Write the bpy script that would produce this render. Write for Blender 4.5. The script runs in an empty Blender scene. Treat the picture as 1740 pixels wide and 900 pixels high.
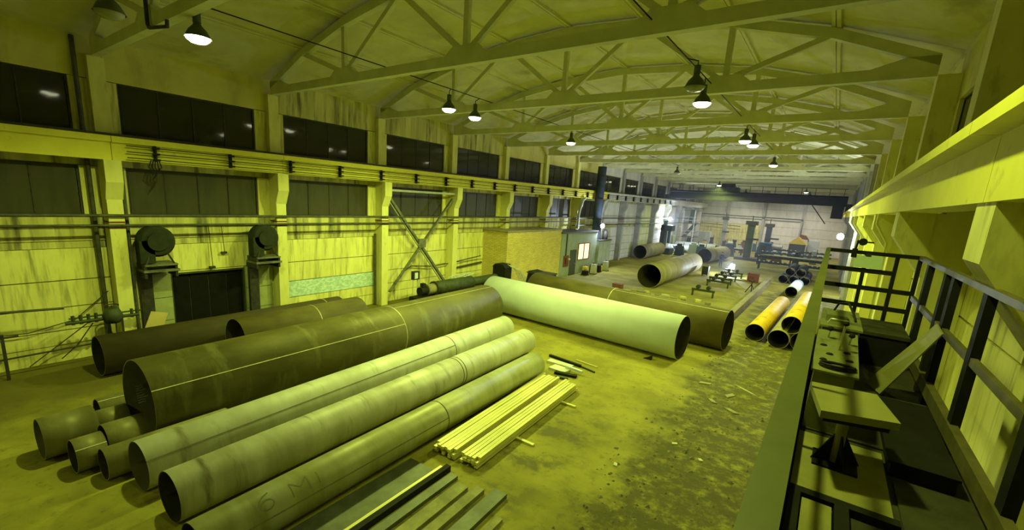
import bpy, math, random
from mathutils import Vector, Matrix
random.seed(7)
scene = bpy.context.scene
C = scene.collection
# ------------------------------------------------------------------ camera
cam = bpy.data.cameras.new('camera'); co = bpy.data.objects.new('camera', cam); C.objects.link(co)
cam.sensor_width = 36; cam.lens = 761.0 / 1740 * 36; cam.clip_start = 0.05; cam.clip_end = 300
cam.shift_x = 17.8 / 1740; cam.shift_y = 46.5 / 1740
yaw, pitch, roll = 0.6240, 0.2090, -0.0630
fw = Vector((-math.sin(yaw) * math.cos(pitch), math.cos(yaw) * math.cos(pitch), -math.sin(pitch)))
rt = Vector((math.cos(yaw), math.sin(yaw), 0)); dn = fw.cross(rt)
r2 = math.cos(roll) * rt + math.sin(roll) * dn; d2 = -math.sin(roll) * rt + math.cos(roll) * dn
m = Matrix((r2, -d2, -fw)).transposed().to_4x4(); m.translation = (20.645, -5.116, 6.678)
co.matrix_world = m
scene.camera = co
# ------------------------------------------------------------------ world, view
w = bpy.data.worlds.new('world'); scene.world = w; w.use_nodes = True
w.node_tree.nodes['Background'].inputs[0].default_value = (0.004, 0.005, 0.008, 1)
vs = scene.view_settings
vs.view_transform = 'Standard'; vs.look = 'None'; vs.gamma = 1; vs.use_curve_mapping = False
vs.exposure = -0.2
scene.cycles.use_denoising = True
scene.cycles.use_adaptive_sampling = True; scene.cycles.adaptive_threshold = .03
scene.cycles.max_bounces = 6; scene.cycles.diffuse_bounces = 4
scene.cycles.sample_clamp_indirect = 6
LAMP_COL = (0.80, 1.0, 0.19)      # yellow-green hall lamps
LAMP_W = 2400.0
HAZE = 0.005
COLD_COL = (0.72, 0.82, 1.0)      # cold floodlights and welding arcs

# ------------------------------------------------------------------ materials
def nt(name):
    mt = bpy.data.materials.new(name); mt.use_nodes = True
    return mt, mt.node_tree, mt.node_tree.nodes['Principled BSDF']
def mat(name, c1, c2=None, scale=2.0, rough=0.8, metal=0.0, stretch=(1, 1, 1), lo=.35, hi=.65, bump=0.0, c3=None, s3=.6, st3=(1, 1, 1), lo3=.55, hi3=.7, spec=.3, detail=5):
    mt, t, b = nt(name); N, L = t.nodes, t.links
    b.inputs['Roughness'].default_value = rough; b.inputs['Metallic'].default_value = metal
    b.inputs['Specular IOR Level'].default_value = spec
    c2 = c2 or tuple(x * .75 for x in c1)
    tc = N.new('ShaderNodeTexCoord')
    def layer(sc, st, lo, hi):
        mp = N.new('ShaderNodeMapping'); mp.inputs['Scale'].default_value = st
        L.new(tc.outputs['Object'], mp.inputs[0])
        n = N.new('ShaderNodeTexNoise'); n.inputs['Scale'].default_value = sc; n.inputs['Detail'].default_value = detail
        n.inputs['Roughness'].default_value = .62
        L.new(mp.outputs[0], n.inputs['Vector'])
        r = N.new('ShaderNodeMapRange'); r.inputs[1].default_value = lo; r.inputs[2].default_value = hi
        L.new(n.outputs[0], r.inputs[0]); return n, r
    n1, r1 = layer(scale, stretch, lo, hi)
    mx = N.new('ShaderNodeMix'); mx.data_type = 'RGBA'
    mx.inputs[6].default_value = (*c1, 1); mx.inputs[7].default_value = (*c2, 1); L.new(r1.outputs[0], mx.inputs[0])
    out = mx.outputs[2]
    if c3:
        n3, r3 = layer(s3, st3, lo3, hi3)
        m3 = N.new('ShaderNodeMix'); m3.data_type = 'RGBA'; m3.inputs[7].default_value = (*c3, 1)
        L.new(out, m3.inputs[6]); L.new(r3.outputs[0], m3.inputs[0]); out = m3.outputs[2]
    L.new(out, b.inputs['Base Color'])
    if bump:
        bp = N.new('ShaderNodeBump'); bp.inputs['Strength'].default_value = bump; bp.inputs['Distance'].default_value = .02
        L.new(n1.outputs[0], bp.inputs['Height']); L.new(bp.outputs[0], b.inputs['Normal'])
    return mt
def emis(name, col, s):
    mt, t, b = nt(name); b.inputs['Base Color'].default_value = (.8, .8, .8, 1)
    b.inputs['Emission Color'].default_value = (*col, 1); b.inputs['Emission Strength'].default_value = s
    return mt
M = {}
M['wall'] = mat('wall_paint', (.78, .74, .27), (.64, .60, .21), 1.2, .85, stretch=(1, 1, .5), c3=(.17, .16, .07), s3=4.0, st3=(1, 1.5, .13), lo3=.50, hi3=.78, detail=8)
M['wall_dirty'] = mat('wall_dirty', (.66, .62, .24), (.40, .38, .14), 1.5, .9, stretch=(1, 1.3, .15), c3=(.12, .11, .06), s3=2.2, st3=(1, 1.4, .14), lo3=.50, hi3=.70)
M['wall_clean'] = mat('wall_clean', (.66, .60, .20), (.56, .51, .16), .8, .9, c3=(.40, .36, .12), s3=1.0, st3=(1, 1, .4), lo3=.55, hi3=.8)
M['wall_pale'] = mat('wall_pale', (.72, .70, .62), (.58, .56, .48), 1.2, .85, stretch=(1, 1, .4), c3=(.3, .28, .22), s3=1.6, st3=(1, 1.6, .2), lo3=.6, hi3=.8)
M['wall_ice'] = mat('wall_bare_patch', (.62, .76, .74), (.40, .55, .50), 6, .8, stretch=(1, 1, 2), lo=.42, hi=.55, bump=.3)
M['backing'] = mat('wall_backing', (.22, .21, .12), rough=.95)
M['col'] = mat('column_paint', (.74, .71, .26), (.62, .59, .21), 1.8, .85, stretch=(1, 1, .4), c3=(.24, .22, .10), s3=2, st3=(1, 1, .3), lo3=.6, hi3=.8)
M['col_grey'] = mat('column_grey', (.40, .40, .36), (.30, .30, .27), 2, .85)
M['truss'] = mat('truss_concrete', (.68, .68, .41), (.58, .58, .34), 1.6, .9)
M['roof'] = mat('roof_concrete', (.66, .64, .35), (.54, .52, .27), .7, .95, c3=(.22, .21, .13), s3=.5, st3=(1, .5, 1), lo3=.58, hi3=.8)
M['beam'] = mat('beam_paint', (.80, .74, .10), (.72, .66, .09), 1.5, .8, c3=(.42, .38, .10), s3=2.4, st3=(1, 1, 1), lo3=.62, hi3=.8)
M['gate'] = mat('gate_dark', (.006, .006, .005), (.009, .009, .007), 3, .8, spec=.1)
M['gatepost'] = mat('gate_surround', (.36, .38, .20), (.28, .30, .15), 2, .9)
M['steel'] = mat('dark_steel', (.06, .055, .045), (.035, .033, .03), 6, .55, .3)
M['greensteel'] = mat('green_steel', (.060, .075, .040), (.035, .045, .025), 4, .6, .1)
M['brace'] = mat('brace_steel', (.20, .21, .15), (.10, .10, .07), 4, .6, .2)
M['wallpipe'] = mat('wall_pipe', (.10, .10, .07), (.05, .05, .035), 3, .6, .2)
M['lightpipe'] = mat('light_pipe', (.5, .52, .5), rough=.5)
M['p_dark'] = mat('pipe_dark', (.07, .055, .024), (.045, .036, .016), 1.5, .75, .1, stretch=(.4, 1, 1))
M['p_large'] = mat('pipe_brown', (.155, .14, .042), (.085, .075, .022), .9, .55, .15, stretch=(.5, 1, 1), c3=(.24, .235, .10), s3=1.6, st3=(1.2, .35, .35), lo3=.55, hi3=.8)
M['p_offcut'] = mat('pipe_offcut_steel', (.27, .25, .11), (.17, .155, .06), 1.6, .5, .15, stretch=(1.2, .4, .4))
M['p_grey'] = mat('pipe_grey', (.62, .63, .58), (.48, .48, .40), 1.6, .55, .1, stretch=(1, .4, .4), c3=(.16, .14, .06), s3=1.5, st3=(1.4, .35, .35), lo3=.58, hi3=.82, spec=.4)
M['p_mill'] = mat('pipe_mill', (.60, .60, .52), (.40, .39, .28), 1.3, .5, .1, stretch=(1.2, .35, .35), c3=(.12, .11, .05), s3=1.8, st3=(1.6, .3, .3), lo3=.57, hi3=.78, spec=.45)
M['p_olive'] = mat('pipe_olive', (.40, .40, .21), (.25, .25, .11), 1.3, .45, .15, stretch=(1.2, .35, .35), c3=(.42, .42, .32), s3=1.0, st3=(1.2, .3, .3), lo3=.5, hi3=.7, spec=.5)
M['p_white'] = mat('pipe_white', (.60, .66, .72), (.54, .60, .64), 1.2, .8, c3=(.50, .56, .48), s3=.8, lo3=.6, hi3=.85)
M['p_rust'] = mat('pipe_rust', (.14, .115, .036), (.085, .07, .024), 1.3, .7, .1, stretch=(.5, 1, 1))
M['p_mid'] = mat('pipe_mid', (.33, .29, .17), (.22, .19, .11), 1.2, .6, .1, stretch=(1.4, .4, .4))
M['p_yellow'] = mat('pipe_yellow', (.72, .47, .03), (.56, .36, .03), 1.4, .6, stretch=(.6, 1, 1), c3=(.25, .14, .04), s3=1.4, lo3=.58, hi3=.75)
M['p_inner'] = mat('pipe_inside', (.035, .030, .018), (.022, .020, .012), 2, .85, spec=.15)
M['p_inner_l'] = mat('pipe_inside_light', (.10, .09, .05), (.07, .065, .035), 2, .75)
M['weld'] = mat('weld_bead', (.62, .58, .40), (.42, .38, .24), 12, .5, .3)
M['seam'] = mat('seam_dark', (.14, .13, .08), rough=.7)
M['chalk'] = mat('chalk', (.85, .85, .82), rough=.95)
M['mark'] = mat('paint_mark', (.12, .12, .07), rough=.9)
M['bar'] = mat('bar_steel', (.72, .66, .26), (.46, .42, .14), 5, .4, .1, stretch=(.12, 3, 3), spec=.5)
M['plate'] = mat('plate_steel', (.13, .14, .11), (.08, .08, .06), 2, .5, .3)
M['plate_dusty'] = mat('plate_dusty', (.30, .28, .13), (.17, .16, .08), 2.5, .7, .1)
M['brown'] = mat('rusty_box', (.20, .07, .045), (.12, .045, .03), 4, .8)
M['grey_box'] = mat('grey_cabinet', (.42, .46, .42), (.36, .40, .36), 2, .7)
M['room_grey'] = mat('room_grey', (.30, .34, .26), (.25, .29, .21), 1.5, .85)
M['door'] = mat('door_dark', (.07, .075, .06), rough=.6)
M['frame'] = mat('window_frame', (.25, .10, .05), rough=.6)
M['winlit'] = emis('lit_curtain', (1.0, .72, .42), 1.5)
M['blue'] = mat('machine_blue', (.05, .13, .26), (.03, .08, .16), 4, .5)
M['dkblue'] = mat('machine_dark_blue', (.03, .045, .07), (.02, .03, .04), 4, .6)
M['yellow'] = mat('machine_yellow', (.70, .52, .06), rough=.6)
M['crane'] = mat('crane_dark', (.05, .055, .065), (.035, .037, .042), 2, .6, c3=(.14, .05, .04), s3=.4, lo3=.6, hi3=.75)
M['rail'] = mat('rail_green', (.13, .145, .010), (.095, .105, .008), 5, .45, c3=(.05, .05, .02), s3=4, lo3=.62, hi3=.75, spec=.4)
M['railbrown'] = mat('rail_brown', (.15, .13, .045), (.09, .08, .03), 6, .5)
M['blower'] = mat('blower_paint', (.030, .036, .020), (.020, .023, .014), 4, .75, spec=.15)
M['black'] = mat('black_paint', (.012, .012, .008), (.018, .018, .012), 5, .7, spec=.15)
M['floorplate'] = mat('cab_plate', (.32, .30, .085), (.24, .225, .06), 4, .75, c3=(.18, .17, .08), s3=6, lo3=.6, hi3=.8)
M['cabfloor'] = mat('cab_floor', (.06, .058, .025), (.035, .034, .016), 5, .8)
M['seat'] = mat('seat_board', (.30, .285, .09), (.25, .24, .075), 3, .6)
M['console'] = mat('console_paint', (.24, .25, .10), (.18, .19, .07), 5, .6, c3=(.07, .07, .03), s3=5, lo3=.55, hi3=.7)
M['paper'] = mat('paper', (.62, .78, .52), (.56, .70, .46), 6, .9)
M['chrome'] = mat('bare_metal', (.75, .74, .62), rough=.3, metal=.6)
M['rubber'] = mat('rubber', (.02, .02, .018), rough=.7)
M['shade'] = mat('lamp_shade', (.10, .12, .07), rough=.6)
M['lampglow'] = emis('lamp_glow', (1.0, 1.0, .62), 14)
M['lampoff'] = mat('lamp_glass', (.35, .36, .25), rough=.2)
M['arc'] = emis('arc_glow', (.82, .9, 1.0), 60)
M['cloth'] = mat('dark_workwear', (.02, .022, .03), rough=.9)
M['cloth2'] = mat('green_workwear', (.28, .34, .10), rough=.9)
M['wood'] = mat('wood', (.55, .44, .17), (.42, .33, .12), 3, .8, stretch=(1, .2, 1))
M['rubble'] = mat('rubble', (.20, .19, .12), (.10, .09, .05), 8, .9)
M['chip'] = mat('pale_chip', (.62, .60, .45), rough=.8)

def glass_mat():
    mt, t, b = nt('window_glass')
    b.inputs['Base Color'].default_value = (.030, .028, .018, 1); b.inputs['Roughness'].default_value = .06
    b.inputs['Specular IOR Level'].default_value = .45
    N, L = t.nodes, t.links
    tc = N.new('ShaderNodeTexCoord'); n = N.new('ShaderNodeTexNoise'); n.inputs['Scale'].default_value = 1.4
    L.new(tc.outputs['Object'], n.inputs['Vector'])
    bp = N.new('ShaderNodeBump'); bp.inputs['Strength'].default_value = .06; bp.inputs['Distance'].default_value = .05
    L.new(n.outputs[0], bp.inputs['Height']); L.new(bp.outputs[0], b.inputs['Normal'])
    return mt
M['glass'] = glass_mat()
M['pane_dull'] = mat('window_dull', (.060, .056, .030), (.042, .040, .022), 1.5, .5, stretch=(1, 2, .3))
def brick_mat():
    mt, t, b = nt('brick_wall'); N, L = t.nodes, t.links
    b.inputs['Roughness'].default_value = .9
    tc = N.new('ShaderNodeTexCoord'); sp = N.new('ShaderNodeSeparateXYZ'); cb = N.new('ShaderNodeCombineXYZ')
    L.new(tc.outputs['Object'], sp.inputs[0]); ad = N.new('ShaderNodeMath'); ad.operation = 'ADD'
    L.new(sp.outputs[0], ad.inputs[0]); L.new(sp.outputs[1], ad.inputs[1]); L.new(ad.outputs[0], cb.inputs[0]); L.new(sp.outputs[2], cb.inputs[1])
    br = N.new('ShaderNodeTexBrick'); br.inputs['Scale'].default_value = 1.0
    br.inputs['Brick Width'].default_value = .38; br.inputs['Row Height'].default_value = .11; br.inputs['Mortar Size'].default_value = .012
    br.inputs['Color1'].default_value = (.80, .66, .20, 1); br.inputs['Color2'].default_value = (.66, .54, .15, 1); br.inputs['Mortar'].default_value = (.42, .34, .10, 1)
    L.new(cb.outputs[0], br.inputs['Vector'])
    n = N.new('ShaderNodeTexNoise'); n.inputs['Scale'].default_value = 1.5; L.new(tc.outputs['Object'], n.inputs['Vector'])
    mx = N.new('ShaderNodeMix'); mx.data_type = 'RGBA'; mx.blend_type = 'MULTIPLY'; mx.inputs[0].default_value = .35
    L.new(br.outputs[0], mx.inputs[6]); L.new(n.outputs[0], mx.inputs[7]); L.new(mx.outputs[2], b.inputs['Base Color'])
    return mt
M['brick'] = brick_mat()
def floor_mat():
    mt, t, b = nt('floor_concrete'); N, L = t.nodes, t.links
    b.inputs['Roughness'].default_value = .8; b.inputs['Specular IOR Level'].default_value = .25
    tc = N.new('ShaderNodeTexCoord'); sp = N.new('ShaderNodeSeparateXYZ'); L.new(tc.outputs['Object'], sp.inputs[0])
    def noise(s, d=6, r=.6):
        n = N.new('ShaderNodeTexNoise'); n.inputs['Scale'].default_value = s; n.inputs['Detail'].default_value = d; n.inputs['Roughness'].default_value = r
        L.new(tc.outputs['Object'], n.inputs['Vector']); return n.outputs[0]
    def mr(v, a, c, x=0, y=1):
        r = N.new('ShaderNodeMapRange'); r.interpolation_type = 'SMOOTHSTEP'
        r.inputs[1].default_value = a; r.inputs[2].default_value = c; r.inputs[3].default_value = x; r.inputs[4].default_value = y
        L.new(v, r.inputs[0]); return r.outputs[0]
    def math2(op, a, c):
        q = N.new('ShaderNodeMath'); q.operation = op
        for i, v in enumerate((a, c)):
            if isinstance(v, float): q.inputs[i].default_value = v
            else: L.new(v, q.inputs[i])
        return q.outputs[0]
    def mix(f, a, c):
        q = N.new('ShaderNodeMix'); q.data_type = 'RGBA'; L.new(f, q.inputs[0])
        for i, v in ((6, a), (7, c)):
            if isinstance(v, tuple): q.inputs[i].default_value = (*v, 1)
            else: L.new(v, q.inputs[i])
        return q.outputs[2]
    base = mix(mr(noise(.55), .35, .65), (.30, .265, .045), (.20, .175, .03))
    base = mix(mr(noise(3.5, 8, .7), .52, .78), base, (.10, .088, .02))
    # trodden dirt and oil along the right-hand aisle, with a ragged edge of its own
    wob = math2('MULTIPLY', math2('SUBTRACT', noise(.8), .5), 4.0)
    xr = math2('ADD', sp.outputs[0], wob)
    strip = mr(xr, 16.6, 17.9)
    ylim = mr(sp.outputs[1], 40., 44., 1., 0.)
    strip = math2('MULTIPLY', strip, ylim)
    dirt = math2('MULTIPLY', strip, mr(noise(2.2, 8, .75), .30, .55))
    base = mix(math2('MULTIPLY', dirt, .85), base, (.055, .048, .016))
    # oily patch between the bar bundles and the aisle
    oil = math2('MULTIPLY', mr(noise(1.1, 7, .7), .48, .62), math2('MULTIPLY', mr(sp.outputs[0], 13.6, 14.6), mr(sp.outputs[0], 15.6, 16.6, 1., 0.)))
    oil = math2('MULTIPLY', oil, mr(sp.outputs[1], 6., 9., 1., 0.))
    base = mix(math2('MULTIPLY', oil, .8), base, (.10, .09, .04))
    # floor toned darker along the left wall
    left_dark = math2('MULTIPLY', mr(math2('ADD', sp.outputs[0], wob), 2.6, 5.2, 1., 0.), mr(sp.outputs[1], 22., 26., 1., 0.))
    base = mix(math2('MULTIPLY', left_dark, .75), base, (.085, .072, .016))
    L.new(base, b.inputs['Base Color'])
    bp = N.new('ShaderNodeBump'); bp.inputs['Strength'].default_value = .35; bp.inputs['Distance'].default_value = .03
    L.new(noise(6, 8, .7), bp.inputs['Height']); L.new(bp.outputs[0], b.inputs['Normal'])
    return mt
M['floor'] = floor_mat()

# ------------------------------------------------------------------ mesh helpers
class MB:
    def __init__(s): s.v = []; s.f = []; s.mi = []; s.sm = []
    def add(s, vs_, fs, mi=0, smooth=False):
        o = len(s.v); s.v += [Vector(v) for v in vs_]
        for f in fs: s.f.append([i + o for i in f]); s.mi.append(mi); s.sm.append(smooth)
        return s
    def box(s, x0, x1, y0, y1, z0, z1, mi=0):
        return s.add([(x0, y0, z0), (x1, y0, z0), (x1, y1, z0), (x0, y1, z0), (x0, y0, z1), (x1, y0, z1), (x1, y1, z1), (x0, y1, z1)],
                     [(0, 3, 2, 1), (4, 5, 6, 7), (0, 1, 5, 4), (1, 2, 6, 5), (2, 3, 7, 6), (3, 0, 4, 7)], mi)
    def beam(s, p, q, w_, h_, up=(0, 0, 1), mi=0):
        p, q = Vector(p), Vector(q); d = (q - p).normalized(); u = Vector(up)
        a = d.cross(u)
        if a.length < 1e-4: a = d.cross(Vector((1, 0, 0)))
        a.normalize(); u = a.cross(d).normalized()
        c = [p + a * sx * w_ / 2 + u * sz * h_ / 2 for sx, sz in ((-1, -1), (1, -1), (1, 1), (-1, 1))]
        c += [v + (q - p) for v in c]
        return s.add(c, [(0, 3, 2, 1), (4, 5, 6, 7), (0, 1, 5, 4), (1, 2, 6, 5), (2, 3, 7, 6), (3, 0, 4, 7)], mi)
    def prism(s, prof, axis, a0, a1, mi=0):
        # prof = list of 2-D points; axis 'y' -> points are (x,z); 'x' -> (y,z); 'z' -> (x,y)
        def P(p, a): return {'y': (p[0], a, p[1]), 'x': (a, p[0], p[1]), 'z': (p[0], p[1], a)}[axis]
        n = len(prof)
        return s.add([P(p, a0) for p in prof] + [P(p, a1) for p in prof],
                     [tuple(range(n)), tuple(range(2 * n - 1, n - 1, -1))] + [(i, i + n, (i + 1) % n + n, (i + 1) % n) for i in range(n)], mi)
    def tube(s, pts, r, seg=8, cap=True, mi=0):
        pts = [Vector(p) for p in pts]; rings = []; n = len(pts); ref = None
        rr = r if isinstance(r, (list, tuple)) else [r] * n
        for i, p in enumerate(pts):
            d = (pts[min(i + 1, n - 1)] - pts[max(i - 1, 0)]).normalized()
            if ref is None: ref = Vector((0, 0, 1)) if abs(d.z) < .9 else Vector((1, 0, 0))
            a = d.cross(ref).normalized(); b = a.cross(d).normalized(); ref = b
            rings.append([p + (a * math.cos(t) + b * math.sin(t)) * rr[i] for t in (2 * math.pi * k / seg for k in range(seg))])
        vs_ = [v for rg in rings for v in rg]; fs = []
        for i in range(n - 1):
            for k in range(seg):
                k2 = (k + 1) % seg; fs.append((i * seg + k, i * seg + k2, (i + 1) * seg + k2, (i + 1) * seg + k))
        s.add(vs_, fs, mi, True)
        if cap: s.add(rings[0] + rings[-1], [tuple(range(seg)), tuple(range(2 * seg - 1, seg - 1, -1))], mi)
        return s
    def lathe(s, prof, c, seg=20, mi=0):
        # prof (r,z) around vertical axis at c
        vs_ = []; n = len(prof)
        for r_, z in prof:
            for k in range(seg):
                t = 2 * math.pi * k / seg; vs_.append((c[0] + r_ * math.cos(t), c[1] + r_ * math.sin(t), c[2] + z))
        fs = [(i * seg + k, i * seg + (k + 1) % seg, (i + 1) * seg + (k + 1) % seg, (i + 1) * seg + k) for i in range(n - 1) for k in range(seg)]
        return s.add(vs_, fs, mi, True)
    def mesh(s, name, mats, org=(0, 0, 0)):
        o = Vector(org); me = bpy.data.meshes.new(name)
        me.from_pydata([v - o for v in s.v], [], s.f)
        for x in (mats if isinstance(mats, (list, tuple)) else [mats]): me.materials.append(x)
        me.polygons.foreach_set('material_index', s.mi); me.polygons.foreach_set('use_smooth', s.sm)
        me.update(); return me
def link(name, me, parent=None, loc=None):
    o = bpy.data.objects.new(name, me); C.objects.link(o)
    if parent is not None: o.parent = parent
    if loc is not None: o.location = loc
    return o
def tag(o, label=None, cat=None, group=None, kind=None):
    if label: o['label'] = label
    if cat: o['category'] = cat
    if group: o['group'] = group
    if kind: o['kind'] = kind
    return o
def thing(name, label, cat, loc=(0, 0, 0), group=None):
    o = link(name, None, None, loc); o.empty_display_size = .2
    return tag(o, label, cat, group)
def wpos(o):
    p = Vector((0, 0, 0))
    while o is not None: p += Vector(o.location); o = o.parent
    return p
def part(name, mb, mt, parent, label=None):
    # a part given in world coordinates, under an unrotated parent
    o = link(name, mb.mesh(name, mt, wpos(parent)), parent)
    if label: o['label'] = label
    return o
def solo(name, mb, mt, label, cat, loc, group=None):
    o = link(name, mb.mesh(name, mt, loc), None, loc); return tag(o, label, cat, group)
def struct(name, mb, mt, label=None):
    o = link(name, mb.mesh(name, mt), None); o['kind'] = 'structure'
    if label: o['label'] = label
    return o
ORD = ['first', 'second', 'third', 'fourth', 'fifth', 'sixth', 'seventh', 'eighth', 'ninth', 'tenth', 'eleventh', 'twelfth', 'thirteenth', 'fourteenth', 'fifteenth', 'sixteenth', 'seventeenth']

# ================================================================== the setting
WL, WR, YE, YB = -0.6, 22.6, 90.0, -16.0
floor = struct('floor', MB().box(WL - .4, WR + .4, YB - .3, YE + .4, -.3, 0), M['floor'], 'stained yellowish concrete hall floor with oily dirt')
wl = struct('wall_left', MB().box(WL - .45, WL - .2, YB, YE, 0, 11.6), M['backing'], 'long yellow panel wall with two rows of dark windows')
wr = struct('wall_right', MB().box(WR + .2, WR + .45, YB, YE, 0, 11.6), M['backing'], 'right-hand panel wall behind the platform railing')
we = struct('wall_end', MB().box(WL - .4, WR + .4, YE + .2, YE + .45, 0, 13.6), M['backing'], 'pale far end wall behind the machines')
wb = struct('wall_back', MB().box(WL - .4, WR + .4, YB - .25, YB, 0, 13.6), M['wall'], 'near end wall behind the viewpoint')
P_IN = .2
_panel_cache = {}
def panel(parent, xin, sgn, y0, y1, z0, z1, mt, gap=.012):
    if y1 - y0 < .05 or z1 - z0 < .05: return
    jit = random.uniform(0, .012)
    mb = MB()
    a, b_ = (xin - P_IN, xin - jit) if sgn > 0 else (xin + jit, xin + P_IN)
    mb.box(a, b_, y0 + gap, y1 - gap, z0 + gap, z1 - gap)
    o = link('wall_panel', mb.mesh('wall_panel', mt), parent); return o
win_n = 0
def window(xin, sgn, y0, y1, z0, z1, mt, label):
    global win_n; win_n += 1
    root = link('window_%d' % win_n, None, None, (xin, (y0 + y1) / 2, z0)); root['kind'] = 'structure'; root['label'] = label
    d0, d1 = (xin - .14, xin - .08) if sgn > 0 else (xin + .08, xin + .14)
    fr = MB()
    for z in (z0, z1 - .05): fr.box(d0, d1 + .0, y0, y1, z, z + .05)
    for y in (y0, y1 - .05): fr.box(d0, d1, y, y + .05, z0 + .05, z1 - .05)
    part('window_frame', fr, M['steel'], root)
    n = 4; dy = (y1 - y0 - .1) / n
    for i in range(n):
        a = y0 + .05 + i * dy
        t = random.uniform(-.01, .01)
        q = MB(); xm = (d0 + d1) / 2
        q.prism([(xm - .01 + t, a + .02), (xm + .01 + t, a + .02), (xm + .01 - t, a + dy - .02), (xm - .01 - t, a + dy - .02)], 'z', z0 + .05, z1 - .05)
        part('pane', q, mt, root)
        if i: part('mullion', MB().box(d0 + .005, d1 + .01, a - .02, a + .02, z0 + .05, z1 - .05), M['steel'], root)
    return root
# ---- left wall, bay by bay
for k in range(-2, 15):
    Y0 = 6 * k; far = k >= 7; wy0, wy1 = Y0 + .34, Y0 + 5.04; e = Y0 + 6
    mw = M['wall_pale'] if far else M['wall']  # far bays: pale panels, with the cold light put into their tone
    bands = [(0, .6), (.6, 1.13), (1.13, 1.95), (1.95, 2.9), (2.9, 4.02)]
    for z0, z1 in bands:
        mt = mw
        if k == 1 and z0 == 1.13: mt = M['wall_ice']
        if k == 0 and z0 < 2.5:
            z1b = z1
            for a, b_ in ((Y0, Y0 + .38), (e - .55, e)): panel(wl, WL, 1, a, b_, z0, z1b, mt)
            if z0 == 1.95: panel(wl, WL, 1, Y0 + 1.4, Y0 + 4.25, 2.83, 2.9, mt)
            continue
        panel(wl, WL, 1, Y0, e, z0, z1, mt, .018 if z0 > .2 else .01)
    panel(wl, WL - .05, 1, Y0, e, 4.02, 4.26, M['wall_dirty'], 0)          # weathered joint course
    panel(wl, WL, 1, Y0, e, 4.26, 5.18, M['wall_dirty'] if not far else mw)
    if far:
        panel(wl, WL, 1, Y0, e, 5.18, 6.87, mw)
    else:
        panel(wl, WL, 1, Y0, wy0, 5.18, 6.87, mw); panel(wl, WL, 1, wy1, e, 5.18, 6.87, mw)
        window(WL, 1, wy0, wy1, 5.18, 6.87, M['pane_dull'], '%s lower dark glazed strip window in left wall from the near end' % ORD[k + 2])
    panel(wl, WL, 1, Y0, e, 6.87, 7.98, M['wall_dirty'])
    panel(wl, WL, 1, Y0, wy0, 7.98, 9.76, mw); panel(wl, WL, 1, wy1, e, 7.98, 9.76, mw)
    window(WL, 1, wy0, wy1, 7.98, 9.76, M['glass'], '%s upper dark glazed strip window in left wall from the near end' % ORD[k + 2])
    panel(wl, WL, 1, Y0, e, 9.76, 11.5, M['wall_dirty'] if k in (1, 2, 3) else (mw if far else M['wall_clean']))
# gateway surround and gate in bay 0
for y0, y1 in ((.38, 1.4), (4.25, 5.45)):
    for z0, z1 in ((0, .95), (.95, 1.9), (1.9, 2.9)): panel(wl, WL + .12, 1, y0, y1, z0, z1, M['gatepost'])
g = link('door_1', None, None, (WL - .1, 2.8, 0)); g['kind'] = 'structure'; g['label'] = 'black closed gate between two pale piers in left wall'
for i in range(4):
    a = 1.4 + i * 2.85 / 4
    part('gate_panel', MB().box(WL - .17, WL - .12, a + .015, a + 2.85 / 4 - .015, .02, 2.83), M['gate'], g)
part('gate_frame', MB().box(WL - .2, WL + .02, 1.4, 1.46, 0, 2.83).box(WL - .2, WL + .02, 4.19, 4.25, 0, 2.83).box(WL - .2, WL + .02, 1.46, 4.19, 2.77, 2.83), M['greensteel'], g)
# ---- right wall
for k in range(-2, 15):
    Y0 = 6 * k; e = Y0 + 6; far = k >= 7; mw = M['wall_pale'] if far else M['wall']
    for z0, z1 in ((0, 1.2), (1.2, 2.4), (2.4, 3.6), (3.6, 5.18), (5.18, 6.87), (6.87, 7.98)): panel(wr, WR, -1, Y0, e, z0, z1, mw, .018)
    wy0, wy1 = Y0 + .5, Y0 + 5.1
    panel(wr, WR, -1, Y0, wy0, 7.98, 9.76, mw); panel(wr, WR, -1, wy1, e, 7.98, 9.76, mw)
    window(WR, -1, wy0, wy1, 7.98, 9.76, M['glass'], '%s upper dark glazed strip window in right wall from the near end' % ORD[k + 2])
    panel(wr, WR, -1, Y0, e, 9.76, 11.5, mw if far else M['wall_clean'])
# ---- end wall panels
for z0, z1 in ((0, 1.5), (1.5, 3.0), (3.0, 4.5), (4.5, 6.0), (6.0, 7.5), (7.5, 9.0), (9.0, 10.5), (10.5, 12.0), (12.0, 13.3)):
    xs = [WL, 4.0, 10.0, 16.0, WR]
    for a, b_ in zip(xs, xs[1:]):
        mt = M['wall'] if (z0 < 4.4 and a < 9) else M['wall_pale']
        o = link('wall_panel', MB().box(a + .02, b_ - .02, YE, YE + .2, z0 + .02, z1 - .02).mesh('wall_panel', mt), we)
for i, x in enumerate((4.0, 10.0, 16.0)):
    solo('wind_post', MB().box(x - .2, x + .2, YE - .4, YE - .002, 0, 12).box(x - .32, x + .32, YE - .5, YE - .4, 8.2, 8.7), M['col_grey'], 'grey wind post on the far end wall, %s from the left' % ORD[i], 'post', (x, YE - .2, 0), 'posts on the end wall')
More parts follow.
